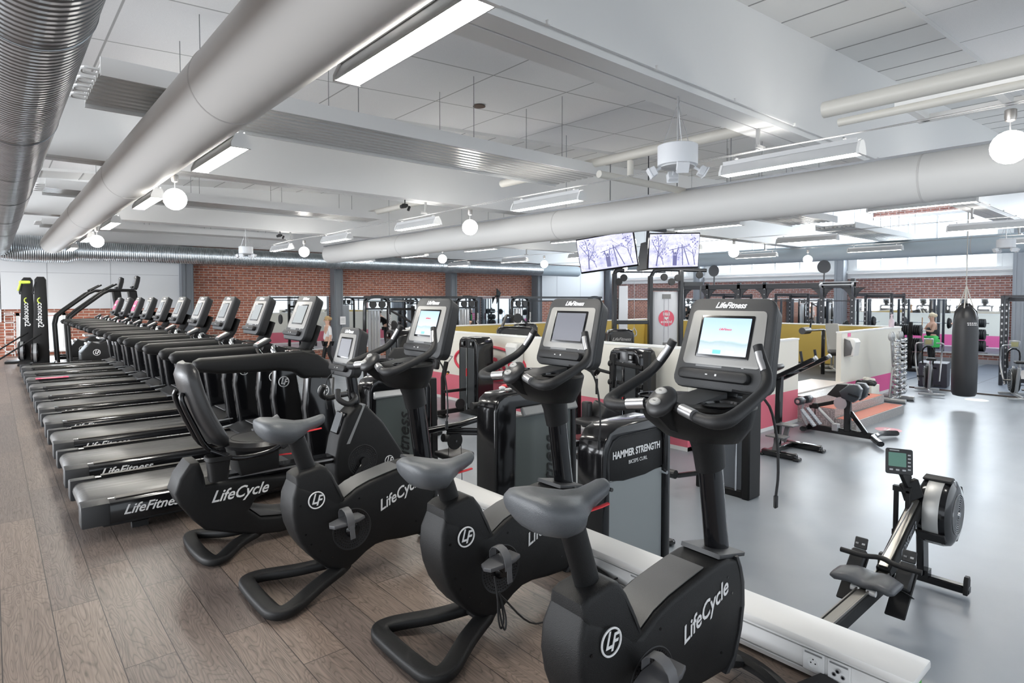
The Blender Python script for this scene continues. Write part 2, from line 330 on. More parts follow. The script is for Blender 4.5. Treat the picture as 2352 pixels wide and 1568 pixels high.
def ring_logo(name, parent, X, R=.038):
    "round emblem: a thin ring with slanted letters, one mesh"
    key = ('ring', R)
    if key not in TXT:
        m = MB(); m.tube([(R * math.cos(a), R * math.sin(a), .001) for a in [2 * PI * i / 32 for i in range(32)]], R * .085, 6, closed=True, up=(0, 0, 1))
        for ch, dx, dy in (('L', -.3, .12), ('F', .24, -.12)):
            c = bpy.data.curves.new('t', 'FONT'); c.body = ch; c.size = R * 1.75; c.shear = .35; c.offset = R * .03; c.extrude = .0008; c.align_x = 'CENTER'; c.align_y = 'CENTER'; c.resolution_u = 3
            t = bpy.data.objects.new('t', c); me = bpy.data.meshes.new_from_object(t); bpy.data.objects.remove(t)
            m.add([(v.co.x * .8 + dx * R, v.co.y + dy * R, v.co.z + .0012) for v in me.vertices], [list(p.vertices) for p in me.polygons])
        TXT[key] = m.mesh(name, WHT)
    o = ob(name, TXT[key], WHT, parent); o.matrix_local = X; return o
# ================================================================ THE SETTING
G = -.65; E0 = -.17; XW = 25.6; YB = 21.5
def cz(x): return 3.91 + .058 * x
struct('floor', MB().box((-2.675, 7.75, -.3), (10.65, 27.5, .6)), WOOD)
struct('floor_gym', MB().box((14.1, 6.75, G - .1), (23.1, 29.5, .2)), GYM)
struct('floor_enclosure', MB().box((12.5, 9.03, E0 - .24), (9.3, 7.74, .48)), RUB)
struct('trim_threshold', MB().box((12.3, 5.35, E0 + .012), (2.4, .7, .02)), mat('pale_worn_threshold', (.62, .56, .52), .35))
def b_mat(n, L, b, t):
    mp = mapping(n, L, t); br = n.new('ShaderNodeTexBrick'); br.offset = 0; L.new(mp.outputs[0], br.inputs[0])
    for k, v in (('Scale', 1), ('Mortar Size', .012), ('Brick Width', 2.0), ('Row Height', 2.0)): br.inputs[k].default_value = v
    br.inputs['Color1'].default_value = (.1, .125, .17, 1); br.inputs['Color2'].default_value = (.13, .155, .2, 1); br.inputs['Mortar'].default_value = (.03, .035, .05, 1); L.new(br.outputs[0], b.inputs['Base Color'])
RMAT = tex_mat('blue_grey_rubber_mats', b_mat, .45, .4)
struct('floor_rubber', MB().box((21.6, -1.2, G + .012), (8.0, 12.4, .024)).box((21.4, 13, G + .012), (8.2, 15, .024)), RMAT)
struct('trim_rubber_edge', MB().box((17.57, -1.2, G + .015), (.07, 12.4, .03)), mat('dark_edge_strip', (.08, .06, .05), .5))
struct('floor_platform', MB().box((22.3, 2.6, G + .04), (3.2, 2.4, .035)), mat('tan_lifting_platform', (.42, .38, .35), .4))
# ceiling, pitched up slightly away from the camera
cv = [(-7, -6.5, cz(-7)), (26, -6.5, cz(26)), (26, 22, cz(26)), (-7, 22, cz(-7))]
m = MB(); m.add(cv + [(x, y, z + .2) for x, y, z in cv], [(0, 1, 2, 3), (7, 6, 5, 4), (0, 4, 5, 1), (1, 5, 6, 2), (2, 6, 7, 3), (3, 7, 4, 0)]); struct('ceiling', m, CEIL)
for k, y in enumerate((-3.15, 2.74, 8.6, 14.7, 20.6)):
    m = MB()
    for u0, u1 in ((0, .165), (.182, .35)): m.prism([(-7, 3.22), (25.6, 3.22), (25.6, cz(25.6) + .1), (-7, cz(-7) + .1)], 'y', y + u0, y + u1)
    m.box((9.3, y + .174, 3.35), (32.6, .02, .2), mi=1)  # black strip put inside the slot to paint in its shade
    struct('trim_roof_beam_%d' % (k + 1), m, (WPA, RUB))
    # haunches where the beam meets the ceiling
    s = MB(); s.add([(x, yy, cz(x) - dz) for x in (-7, 25.6) for yy, dz in ((y - .85, .05), (y, .05), (y, -.03), (y - .85, -.03))], [(0, 4, 5, 1), (0, 3, 7, 4), (0, 1, 2, 3), (4, 7, 6, 5)])
    for i in range(52): s.box((-6.7 + i * .62, y - .425, cz(-6.7 + i * .62) - .052), (.012, .84, .006), mi=1)
    struct('ceiling_strip_%d' % (k + 1), s, (mat('ceiling_strip_panel', (.74, .74, .73), .8), mat('panel_joint', (.35, .35, .35), .8)))
# back wall (Y = 21.5)
m = MB(); m.box((-1.2, YB + .15, 2.6), (3.4, .3, 5.5)); m.box((13.7, YB + .15, 2.2), (24.2, .3, 5.9)); m.box((1.05, YB + .15, 3.1), (1.1, .3, 4.0)); m.box((1.05, YB + .15, -.0), (1.1, .3, .3)); struct('wall_back', m, BRK_B)
m = MB(); m.box((-1.4, YB - .03, 1.9), (3.2, .06, 1.9)); m.box((2.36, YB - .03, 2.45), (4.35, .06, 2.3), mi=0)
for x in (-.3, 1.2, 2.7): m.box((x, YB - .062, 2.4), (.012, .006, 2.2), mi=1)
m.box((2.36, YB - .062, 2.32), (4.3, .006, .012), mi=1)
struct('trim_white_panelling_left', m, (mat('white_wall_board', (.72, .735, .75), .5), mat('board_joint', (.45, .46, .48), .6)))
m = MB(); m.box((22.5, YB - .03, 2.35), (4.9, .06, 1.7))
for x in (21.4, 23.1): m.box((x, YB - .062, 2.35), (.012, .006, 1.7), mi=1)
struct('trim_white_panelling_far', m, (MAT['white_wall_board'], MAT['board_joint']))
m = MB()
for a, b_ in ((.5, .58), (1.52, 1.6)): m.box(((a + b_) / 2, YB - .02, .65), (.08, .1, 1.1))
m.box((1.05, YB - .02, 1.16), (1.1, .1, .08)); m.box((1.05, YB - .04, .12), (1.1, .16, .05))
w1 = struct('window_1', m, WPA); ob('pane', MB().box((1.05, YB + .05, .65), (.96, .012, 1.0)), GLASS, w1)
m = MB()
for i in range(6): m.box((.36, YB - .12, .15 + i * .2), (.22, .02, .025))
for x in (.26, .46): m.box((x, YB - .12, .62), (.02, .02, 1.2))
m.box((.36, YB - .07, 1.2), (.2, .12, .02)); m.box((.36, YB - .07, .1), (.2, .12, .02))
ob('wall_grille', m, WPA, label='white metal ladder grille mounted on the brick left of the low window', cat='grille')
# mirrors on the back wall and on the window wall
for k, (a, b_) in enumerate(((7.3, 9.5), (9.95, 14.7), (15.1, 19.7))):
    m = MB(); m.box(((a + b_) / 2, YB - .03, .7), (b_ - a, .03, 1.94)); m.box(((a + b_) / 2, YB - .035, 1.68), (b_ - a, .05, .03), mi=1); m.box(((a + b_) / 2, YB - .035, -.27), (b_ - a, .05, .03), mi=1)
    ob('wall_mirror', m, (MIR, WPA), label=('narrow wall mirror behind the nearest treadmill consoles', 'wide wall mirror between the two grey brick-wall columns', 'wall mirror right of the columns behind the cable machines')[k], cat='mirror', group='mirrors on the back brick wall')
for k, x in enumerate((4.7, 9.73, 14.9, 19.9, 25.2)):
    m = MB(); m.box((x, YB - .2, 1.9), (.34, .38, 5.15)); m.box((x - .1, YB - .4, 1.9), (.06, .03, 5.1)); m.box((x + .12, YB - .4, 1.9), (.04, .03, 5.1))
    struct('trim_column_%d' % (k + 1), m, COLG)
ob('notice_sheet', MB().box((9.86, YB - .43, .78), (.22, .006, .3)).box((9.86, YB - .434, .84), (.15, .003, .012), mi=1).box((9.86, YB - .434, .79), (.16, .003, .01), mi=1).box((9.86, YB - .434, .72), (.15, .003, .01), mi=1), (mat('paper', (.8, .8, .8), .6), GREY), label='white paper notice taped to the grey column', cat='notice')
# window wall (X = 25.6)
m = MB(); m.box((XW + .15, 7, .95), (.3, 29, 3.2)); m.box((XW + .15, 7, 5.35), (.3, 29, 1.3)); struct('wall_right', m, BRK_R)
m = MB(); m.box((XW - .02, 7, 2.46), (.1, 29, .2)); m.box((XW - .06, 7, 2.62), (.22, 29, .1)); m.box((XW - .1, 7, 2.52), (.03, 29, .03)); struct('trim_sill', m, WPA)
bays = [(-6.5, -1.6), (-1.2, 3.6), (4.75, 9.2), (10.3, 15.5), (16.7, 21.2)]
for k, (a, b_) in enumerate(bays):
    m = MB(); n = 5
    for i in range(n + 1): m.box((XW, a + (b_ - a) * i / n, 3.6), (.09, .06 if 0 < i < n else .14, 1.95))
    m.box((XW, (a + b_) / 2, 2.72), (.1, b_ - a, .08)); m.box((XW, (a + b_) / 2, 4.6), (.1, b_ - a, .1))
    w = struct('window_%d' % (k + 2), m, WPA); ob('pane', MB().box((XW + .03, (a + b_) / 2, 3.65), (.01, b_ - a, 1.9)), GLASS, w)
for k, (a, b_) in enumerate(zip([b[1] for b in bays[:-1]], [b[0] for b in bays[1:]])):
    struct('wall_pier_%d' % (k + 1), MB().box((XW + .12, (a + b_) / 2, 3.65), (.3, b_ - a, 2.1)), WPA)
for k, y in enumerate((-1.5, 4.15, 9.64, 15.94)):
    struct('trim_wall_column_%d' % (k + 1), MB().box((XW - .25, y, 2.0), (.42, .34, 5.3)).box((XW - .47, y - .1, 2), (.03, .05, 5.2)).box((XW - .47, y + .1, 2), (.03, .05, 5.2)), mat('pale_column_paint', (.36, .38, .41), .5))
for k, (a, b_) in enumerate(((-6.5, 3.85), (4.45, 9.35), (9.95, 15.6), (16.2, 21))):
    m = MB(); m.box((XW - .03, (a + b_) / 2, .64), (.03, b_ - a, 1.86)); m.box((XW - .035, (a + b_) / 2, 1.585), (.05, b_ - a, .035), mi=1); m.box((XW - .035, (a + b_) / 2, -.3), (.05, b_ - a, .035), mi=1)
    ob('wall_mirror', m, (MIR, WPA), label=('long wall mirror behind the punching bag under the windows', 'wall mirror behind the squat racks beside the poster column', 'wall mirror behind the black rig under the windows', 'wall mirror at the far corner under the windows')[k], cat='mirror', group='mirrors under the clerestory windows')
struct('baseboard_right', MB().box((XW - .03, 7, G + .08), (.06, 28, .16)), STL)
m = MB(); m.box((XW - .485, 9.66, .36), (.01, .3, .46)); 
for i in range(3): m.box((XW - .492, 9.73, .48 - i * .13), (.004, .06, .06), mi=1).box((XW - .492, 9.6, .48 - i * .13), (.004, .12, .03), mi=1)
ob('poster', m, (mat('pink_poster', (.8, .16, .36), .5), WHT), label='pink instruction poster on the grey column under the windows', cat='poster')
# ledge along the edge of the raised floor
m = MB(); m.box((2.685, 11.1, -.24), (.09, 20.75, .8)); m.box((2.685, .72, -.24), (.1, .012, .79), mi=1)
led = struct('trim_ledge', m, (WPA, mat('green_paint', (.08, .42, .06), .5)))
led2 = struct('trim_ledge_cap', MB().box((2.617, 11.08, .187), (.21, 20.8, .034), b=.008, seg=2), mat('white_lacquered_board', (.8, .79, .77), .35))
m = MB(); m.box((2.616, 11.1, .085), (.05, 20.7, .13)); m.box((2.585, 11.1, .1405), (.03, 20.7, .021), b=.003); m.box((2.585, 11.1, .084), (.024, 20.7, .08), b=.002); m.box((2.585, 11.1, .028), (.03, 20.7, .022), b=.003)
for y in (1.7, 2.45, 3.3, 4.4, 5.6): m.box((2.5755, y, .085), (.003, .004, .09), mi=1)
struct('trim_cable_channel', m, (mat('white_trunking', (.8, .8, .79), .4), GREY))
def socket(y, kind, label):
    t = thing('wall_socket' if kind == 's' else 'aerial_socket', (2.572, y, .085), label, 'socket')
    ob('faceplate', MB().box((-.004, 0, 0), (.01, .088, .088), b=.003).box((-.0095, 0, .034), (.001, .07, .008), mi=1), (WPA, STL), t)
    if kind == 's':
        X = frame((-.009, 0, -.004), (0, -1, 0), (0, 0, 1)); ob('recess', MB().lathe([(.023, 0), (.0225, .003), (.019, .003), (.019, .0005), (.001, .0005)], mi=0, X=X).cyl((-.0105, .009, -.004), (-.0095, .009, -.004), .003, 8, 1).cyl((-.0105, -.009, -.004), (-.0095, -.009, -.004), .003, 8, 1).box((-.0105, 0, .013), (.002, .005, .006), mi=1), (WPA, GLO), t)
    else:
        m = MB()
        for a, b_ in ((0, .012), (-.017, -.01), (.017, -.01)): m.cyl((-.022 if b_ > 0 else -.012, a, b_), (-.008, a, b_), .0085, 12, 0).cyl((-.0225 if b_ > 0 else -.0125, a, b_), (-.012, a, b_), .005, 10, 1)
        ob('connectors', m, (SIL, GLO), t)
socket(1.055, 's', 'white power socket on the ledge channel nearest its green end, left of the aerial outlet')
socket(.955, 'a', 'white three-hole aerial outlet on the ledge nearest its green end')
socket(1.97, 's', 'white power socket on the ledge with a black plug pushed in')
socket(1.86, 'a', 'white aerial outlet on the ledge half hidden by the front bike')
m = MB(); m.cyl((2.545, 1.97, .08), (2.565, 1.97, .08), .018, 12); m.tube([(2.53, 1.97, .085), (2.5, 1.965, .06), (2.47, 1.93, .01), (2.44, 1.85, .008), (2.36, 1.7, .008)], .004, 6, n=5)
ob('power_plug', m, RUB, label='black plug and cable pushed into the ledge socket between the bikes', cat='plug')
ob('white_cable', MB().tube([(2.52, 2.5, .2), (2.5, 2.49, .29), (2.46, 2.44, .3), (2.45, 2.4, .2), (2.47, 2.42, .1), (2.44, 2.5, .02)], .0035, 6, n=6), WPA, label='thin white cable looping up beside the ledge behind the front bike', cat='cable')
# painted half walls of the enclosure
def half(name, a, b_, ytop, cA, cB, zb, split=-.08, th=.1):
    a = V(a); b_ = V(b_); d = (b_ - a); n = V((-d.y, d.x)).normalized() * th / 2
    def sl(z0, z1, e, mi):
        s_ = 1 + e; q = [a + n * s_, b_ + n * s_, b_ - n * s_, a - n * s_]
        m.add([(p.x, p.y, z) for z in (z0, z1) for p in q], [(0, 1, 2, 3), (7, 6, 5, 4), (0, 4, 5, 1), (1, 5, 6, 2), (2, 6, 7, 3), (3, 7, 4, 0)], mi)
    m = MB(); sl(zb, split, 0, 1); sl(split, ytop - .03, 0, 0); sl(ytop - .03, ytop, .25, 2); sl(zb, zb + .06, .08, 2)
    struct(name, m, (cA, cB, WPA))
half('wall_partition_1', (7.75, 5.0), (7.75, 12.95), .88, CRW, PINK, G)
half('wall_partition_2', (7.8, 4.97), (11.1, 4.97), .88, CRW, PINK, G, -.05)
half('wall_partition_3', (13.5, 5.15), (17.2, 5.15), .9, CRW, MAG, G, -.2)
half('wall_partition_4', (17.17, 5.2), (17.17, 12.9), .9, YEL, YEL, G, .2, .06)
half('wall_partition_5', (7.8, 12.87), (17.14, 12.87), .9, YEL, YEL, G, .2, .06)
half('wall_partition_6', (17.235, 5.2), (17.235, 12.98), .9, CRW, MAG, G, -.08, .06)
half('wall_partition_7', (7.8, 12.935), (17.2, 12.935), .9, CRW, PINK, G, -.08, .06)
m = MB()
m.box((12.3, 4.88, -.41), (2.4, .55, .48), b=0); m.box((12.3, 4.45, -.49), (2.4, .34, .32)); m.box((12.3, 4.1, -.57), (2.4, .34, .16))
ob('steps', m, DIAM, kind='structure')
ot = mat('red_orange_step_tread', (.62, .16, .09), .4)
for nme, y, z in (('tread', 4.1, -.487), ('tread', 4.45, -.327)):
    o = ob(nme, MB().box((12.3, y, z), (2.36, .3, .006)), ot, bpy.data.objects['steps'])
# wall logo, a red oval band with white letters, on the long partition
t = thing('wall_logo', (7.69, 9.7, .28), 'big red oval logo painted on the white partition behind the machines', 'logo')
ov = [(1.15 * math.cos(a), .34 * math.sin(a)) for a in [2 * PI * i / 40 for i in range(40)]]
m = MB(); m.tube([(-.006, p, q) for p, q in ov], .03, 5, closed=True, up=(1, 0, 0)); ob('oval_band', m, mat('red_paint', (.68, .05, .09), .5), t)
text('lettering', 'fitness', .62, frame((-.008, 0, .02), (0, -1, 0), (0, 0, 1)), MAT['red_paint'], t, .15, .012, 1.05)
# ================================================================ DUCTS, PIPES, PANELS, LAMPS
def ydct(name, x, z, r, y0, y1, mt, seams, label, cat='duct', endcap=True, seam_m=None):
    t = thing(name, (x, y0, z), label, cat)
    X = frame((0, 0, 0), (1, 0, 0), (0, 0, -1))
    ob('tube', MB().lathe([(r * .93, 0), (r, .02)] + [(r, (y1 - y0) * i / 24) for i in range(1, 24)] + [(r, y1 - y0 - .02), (r * .93, y1 - y0)], seg=48, X=X), mt, t)
    m = MB()
    for s_ in seams: m.lathe([(r + .0005, 0), (r + .004, .004), (r + .004, .016), (r + .0005, .02)], (0, 0, s_ - y0), seg=48, X=X)
    ob('joint_band', m, seam_m or mt, t, kind='stuff'); return t
ydct('spiral_duct', .16, 2.94, .25, -4, 20.05, GALY, [1.2, 3.4, 5.6, 7.4, 9.3, 11.6, 14], 'galvanised spiral duct running along the ceiling at the far left')
seamw = mat('duct_seam', (.55, .54, .53), .5)
d1 = ydct('white_duct', 1.21, 2.986, .25, -4, 19.3, DUCT, [4.2, 8.1, 12], 'thick white fabric duct above the treadmills, second from the left', seam_m=seamw)
ydct('white_duct', 7.4, 2.85, .25, -4, 16.6, DUCT, [2.0, 7.3, 12.5], 'long white duct crossing the middle of the hall above the bikes', seam_m=seamw)
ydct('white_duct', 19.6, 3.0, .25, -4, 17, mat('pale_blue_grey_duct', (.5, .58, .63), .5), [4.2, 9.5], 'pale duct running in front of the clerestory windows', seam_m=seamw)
for (dx, ys) in ((7.4, (-1, 2.05, 5.1, 8.2, 11.2, 14.3)), (1.21, (-.5, 3.0, 6.5, 10))):
    pass
m = MB(); m.box((7.4, 6.5, 3.112), (.05, 21, .03)); 
for y in (1.2, 4.2, 7.2, 10.2, 13.2, 16.2): m.cyl((7.4, y, 3.12), (7.4, y, cz(7.4)), .006, 6)
ob('duct_rail', m, mat('dull_steel', (.35, .36, .38), .4, .6), label='thin steel hanging rail along the top of the middle white duct', cat='rail')
# duct across the back wall, with its elbows
t = thing('spiral_duct', (.2, 20.35, 2.9), 'galvanised spiral duct running across the back brick wall', 'duct')
ob('tube', MB().lathe([(.26, 1.6)] + [(.26, 1.6 + i * .9) for i in range(1, 20)] + [(.26, 19)], seg=40, X=frame((0, 0, 0), (0, 0, -1), (0, 1, 0)) if False else M.Rotation(PI / 2, 4, 'Y')), GALX, t)
ob('branch_box', MB().lathe([(.26, 1.6), (.34, 1.4), (.36, .5), (.34, .1), (.27, -.3)], seg=32, X=M.Rotation(PI / 2, 4, 'Y')), GALX, t)
ob('elbow', MB().tube([(0, -.4, .04), (0, -.1, .04), (.06, .0, .02), (.2, .05, 0), (.45, .05, 0)], .25, 32, n=5), GALX, t)
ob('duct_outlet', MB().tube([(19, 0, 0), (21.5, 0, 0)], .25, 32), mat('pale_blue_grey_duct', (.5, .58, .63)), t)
# radiant ceiling panels
def radpanel(x0, x1, y0, y1, z, label, loops=True):
    t = thing('radiant_panel', ((x0 + x1) / 2, (y0 + y1) / 2, z), label, 'radiant panel', group='radiant ceiling panels')
    w = x1 - x0; d = y1 - y0
    m = MB(); m.box((0, 0, .055), (w, d, .02)); m.box((0, -d / 2, .04), (w, .02, .14)); m.box((0, d / 2, .04), (w, .02, .14)); ob('casing', m, WPA, t)
    m = MB(); n = 9
    for i in range(n): m.prism([(-d / 2 + d * (i + .08) / n, .045), (-d / 2 + d * (i + .25) / n, .0), (-d / 2 + d * (i + .75) / n, .0), (-d / 2 + d * (i + .92) / n, .045)], 'x', -w / 2, w / 2)
    ob('ribbed_face', m, mat('pale_panel_metal', (.62, .62, .6), .3, .35), t)
    m = MB()
    for i in range(4):
        a = -d / 2 + d * (i + .25) / 4; b_ = a + d / 8; m.tube([(-w / 2, a, .03), (-w / 2 - .09, a, .03), (-w / 2 - .11, (a + b_) / 2, .03), (-w / 2 - .09, b_, .03), (-w / 2, b_, .03)], .012, 6, n=3)
    ob('pipe_return', m, WPA, t)
    m = MB()
    for i in range(4):
        x = -w / 2 + w * (i + .5) / 4
        for y in (-d * .35, d * .35): m.cyl((x, y, .06), (x, y, cz(x + (x0 + x1) / 2) - z), .004, 5)
    ob('hanger_wire', m, GREY, t)
radpanel(.66, 6.45, 5.5, 6.5, 3.3, 'long ribbed radiant panel nearest the camera, passing behind the white duct')
radpanel(.66, 6.4, 11.55, 12.4, 3.3, 'ribbed radiant panel in the second ceiling bay')
radpanel(.9, 6.55, 17.2, 18.1, 3.3, 'farthest radiant panel, in front of the upper brick strip')
radpanel(9.2, 14.2, 5.5, 6.5, 3.3, 'radiant panel beyond the middle white duct, above the televisions')
radpanel(9.2, 14.2, 11.6, 12.5, 3.3, 'small far radiant panel beyond the middle white duct')
radpanel(15.5, 21, .4, 1.3, 3.3, 'radiant panel at the upper right in front of the windows')
radpanel(15.5, 21, 5.6, 6.5, 3.3, 'dark radiant panel crossing just above the pale duct')
# cream pipes
def pipe(label, pts, r, br=None):
    m = MB(); m.tube(pts, r, 14, n=0)
    t = tag(ob('ceiling_pipe', m, CRM), label, 'pipe')
    return t
pipe('thick cream pipe at the upper right, ending above the lamp', [(4.8, 1.97, 3.02), (4.8, -3, 3.02)], .06)
pipe('thinner cream pipe running beside the thick one at the upper right', [(4.9, 1.9, 2.93), (4.9, -3, 2.93)], .03)
pipe('cream pipe passing behind the round white speaker drum and above the ribbed panel', [(6.2, 3.15, 3.42), (6.2, 7.45, 3.42)], .06)
pipe('cream pipe crossing below the other pipes behind the speaker drum', [(5.6, 4.9, 3.1), (9.0, 4.9, 3.1)], .045)
pipe('vertical cream drop pipe joined to the ceiling pipe', [(6.2, 4.9, 3.35), (6.2, 4.9, 3.15)], .04)
pipe('far cream pipe in the second ceiling bay', [(6.2, 9.1, 3.42), (6.2, 13.3, 3.42)], .055)
m = MB(); m.box((0, 0, 0), (3.2, .07, .06)); m.box((0, .62, 0), (3.2, .07, .06))
for i in range(6): m.box((-1.57 + .62 * i, .31, 0), (.06, .6, .06))
m.box((0, .31, .12), (3.1, .56, .01), mi=1)
ob('vent_frame', m, (WPA, mat('vent_grey', (.32, .32, .31), .6)), loc=(6.75, .3, 3.3), rot=(0, 0, PI / 2), label='white vent frame with square openings above the big globe lamp', cat='vent')
# cable line and lamps
LY = [1.97, 5.16, 8.37, 11.6, 14.8, 18.0]
def strip_lamp():
    t = thing('strip_lamp', (0, 0, 0), '', 'lamp', group='strip lamps hung along the cables')
    m = MB(); pr = [(-.075, 0), (-.07, .03), (-.035, .1), (.035, .1), (.07, .03), (.075, 0), (.068, 0), (.03, .09), (-.03, .09), (-.068, 0)]
    m.prism(pr, 'y', -.62, .62); m.box((-.04, 0, .115), (.006, 1.24, .04)); m.box((.04, 0, .115), (.006, 1.24, .04)); ob('reflector', m, mat('lamp_housing', (.7, .71, .72), .3, .3), t)  # the two thin side lips are added to shield the glow on top
    m = MB(); 
    for s in (-1, 1): m.prism([(-.078, -.004), (-.078, .03), (-.045, .105), (0, .12), (.045, .105), (.078, .03), (.078, -.004)], 'y', s * .62, s * .645)
    ob('end_cap', m, WPA, t)
    ob('light_tube', MB().box((0, 0, .012), (.125, 1.2, .012)), LAMP, t)
    ob('added_uplight', MB().box((0, 0, .104), (.05, 1.16, .006)), mat('added_uplight_glow', (1, .97, .92), .5, emit=12), t)  # glowing strip added on top of the fixture to brighten the ceiling
    m = MB(); 
    for y in (-.5, .5): ob('hook', MB().cyl((0, y, .1), (0, y, .16), .006, 6).box((0, y, .155), (.05, .02, .012)), GREY, t)
    return t
def globe_lamp():
    t = thing('globe_lamp', (0, 0, 0), '', 'lamp', group='globe lamps hung along the cables')
    ob('globe', MB().ball((0, 0, 0), (.118, .118, .118), 28), GLOBE, t)
    ob('stem', MB().cyl((0, 0, .11), (0, 0, .2), .006, 8), SIL, t)
    ob('canopy', MB().lathe([(.012, .18), (.032, .19), (.037, .215), (.037, .265), (.03, .27)], seg=20), mat('brushed_nickel', (.4, .38, .36), .3, .9), t)
    return t
SL = None; GL = None
rown = {1.56: 'left row beside the big white duct', 5.6: 'row over the bikes', 9.5: 'third row beyond the middle duct', 13.4: 'fourth row from the left', 17.4: 'far row near the windows'}
ordn = ['nearest', 'second nearest', 'third nearest', 'fourth nearest', 'fifth nearest', 'farthest']
for x, rn in rown.items():
    for i, y in enumerate(LY):
        if (x == 17.4 and i > 3) or (x == 5.6 and i > 4): continue
        rn = rn
        lab = '%s white strip lamp of the %s' % (ordn[i], rn)
        if SL is None: SL = strip_lamp(); SL.location = (x, y + .65, 2.82); SL['label'] = lab
        else: dup(SL, (x, y + .65, 2.82), label=lab)
    for i, y in enumerate((1.0, 7.5, 14.0)):
        if (x == 1.56 and i == 0): continue
        lab = '%s glowing white globe lamp of the %s' % (('nearest', 'middle', 'farthest')[i], rn)
        if GL is None: GL = globe_lamp(); GL.location = (x, y, 2.69); GL['label'] = lab
        else: dup(GL, (x, y, 2.69), label=lab)
    m = MB(); pts = []
    for i in range(23): pts.append((x, -3 + i, 3.012 - .008 * math.sin(i * 1.7)))
    m.tube(pts, .0045, 5); m.tube([(a + .012, b, c - .008 - .008 * math.sin(b * 2)) for a, b, c in pts], .003, 5)
    for y in (2.9, 8.75, 14.85): m.box((x, y, 3.12), (.03, .03, .2), mi=0); m.box((x - .05, y - .05, 3.03), (.16, .02, .03))
    ob('lamp_cable', m, mat('cable_grey', (.4, .4, .4), .4), label='thin wire and cord carrying lamps, ' + rn, cat='cable')
# speaker drums
def drum(loc, label, hang, s=1):
    t = thing('speaker_drum', loc, label, 'speaker', group='round white speaker drums')
    ob('drum_body', MB().lathe([(.15, -.075), (.158, -.07), (.158, .085), (.15, .09)], seg=36), mat('drum_white', (.75, .77, .8), .5), t)
    ob('base_plate', MB().lathe([(.1, -.092), (.135, -.085), (.135, -.075)], seg=32), mat('drum_plate', (.6, .61, .62), .5), t)
    for k in range(4):
        a = PI / 4 + k * PI / 2; o = ob('speaker_cube', MB().box((.05, 0, 0), (.05, .085, .075), b=.006).box((.08, 0, 0), (.012, .095, .085), b=.003).cyl((-.02, 0, 0), (.03, 0, 0), .012, 8), mat('drum_white', (.75, .77, .8)), t)
        o.rotation_euler = (0, .5, a); o.location = (.15 * math.cos(a), .15 * math.sin(a), -.095)
    m = MB()
    for k in range(3): a = k * 2.1 + .3; m.cyl((.12 * math.cos(a), .12 * math.sin(a), .09), (0, 0, hang - .06), .003, 5)
    m.cyl((0, 0, .08), (0, 0, hang), .007, 8); m.cyl((0, 0, hang - .05), (0, 0, hang - .01), .012, 8)
    ob('hanging_cord', m, SIL, t); return t
drum((4.22, 2.86, 2.74), 'nearest round white speaker drum hanging from the roof beam', .48)
drum((4.55, 14.85, 2.72), 'far round white speaker drum above the brick wall', .5)
drum((15.6, 2.8, 2.7), 'white speaker drum in front of the pale duct at the right edge', .5)
drum((12.9, 9.6, 2.66), 'pale speaker drum hanging between the two televisions', 1.99)
# small ceiling items
for (x, y, lb) in ((5.05, 6.55, 'dark round hole in the ceiling tile in the middle'), (1.75, 7.4, 'small dark hole in the ceiling tile above the hanging wire at the left')):
    ob('ceiling_hole', MB().lathe([(.085, 0), (.08, .012), (.02, .012), (.02, .004)], seg=24, X=M.Translation((x, y, cz(x) - .02))), mat('hole_brown', (.12, .08, .06), .8), label=lb, cat='vent')
ob('smoke_detector', MB().lathe([(.05, 0), (.045, -.03), (.02, -.04)], seg=20, X=M.Translation((2.2, 8.56, 3.36))).box((2.2, 8.57, 3.42), (.16, .08, .12), b=.01), WPA, label='small white detector box on the second beam, left of the duct', cat='detector')
for (x, y, lb) in ((5.2, 8.75, 'dark spotlight clamp beside the end of the ribbed panel'), (5.35, 14.85, 'black spotlight cluster on the third beam')):
    ob('spotlight', MB().box((x, y, 3.13), (.1, .06, .05), b=.01).cyl((x - .08, y, 3.1), (x + .02, y, 3.12), .03, 10).cyl((x + .06, y, 3.05), (x + .09, y, 3.12), .022, 8).cyl((x, y, 3.13), (x, y, 3.23), .01, 6), RUB, label=lb, cat='spotlight')
m = MB(); m.box((9.3, 2.7, 3.27), (24, .018, .018)); 
for i in range(14): m.box((1.5 + 1.1 * i, 2.69, 3.27), (.03, .03, .035), b=.006)
ob('conduit', m, WPA, label='thin white conduit clipped along the nearest roof beam', cat='conduit')
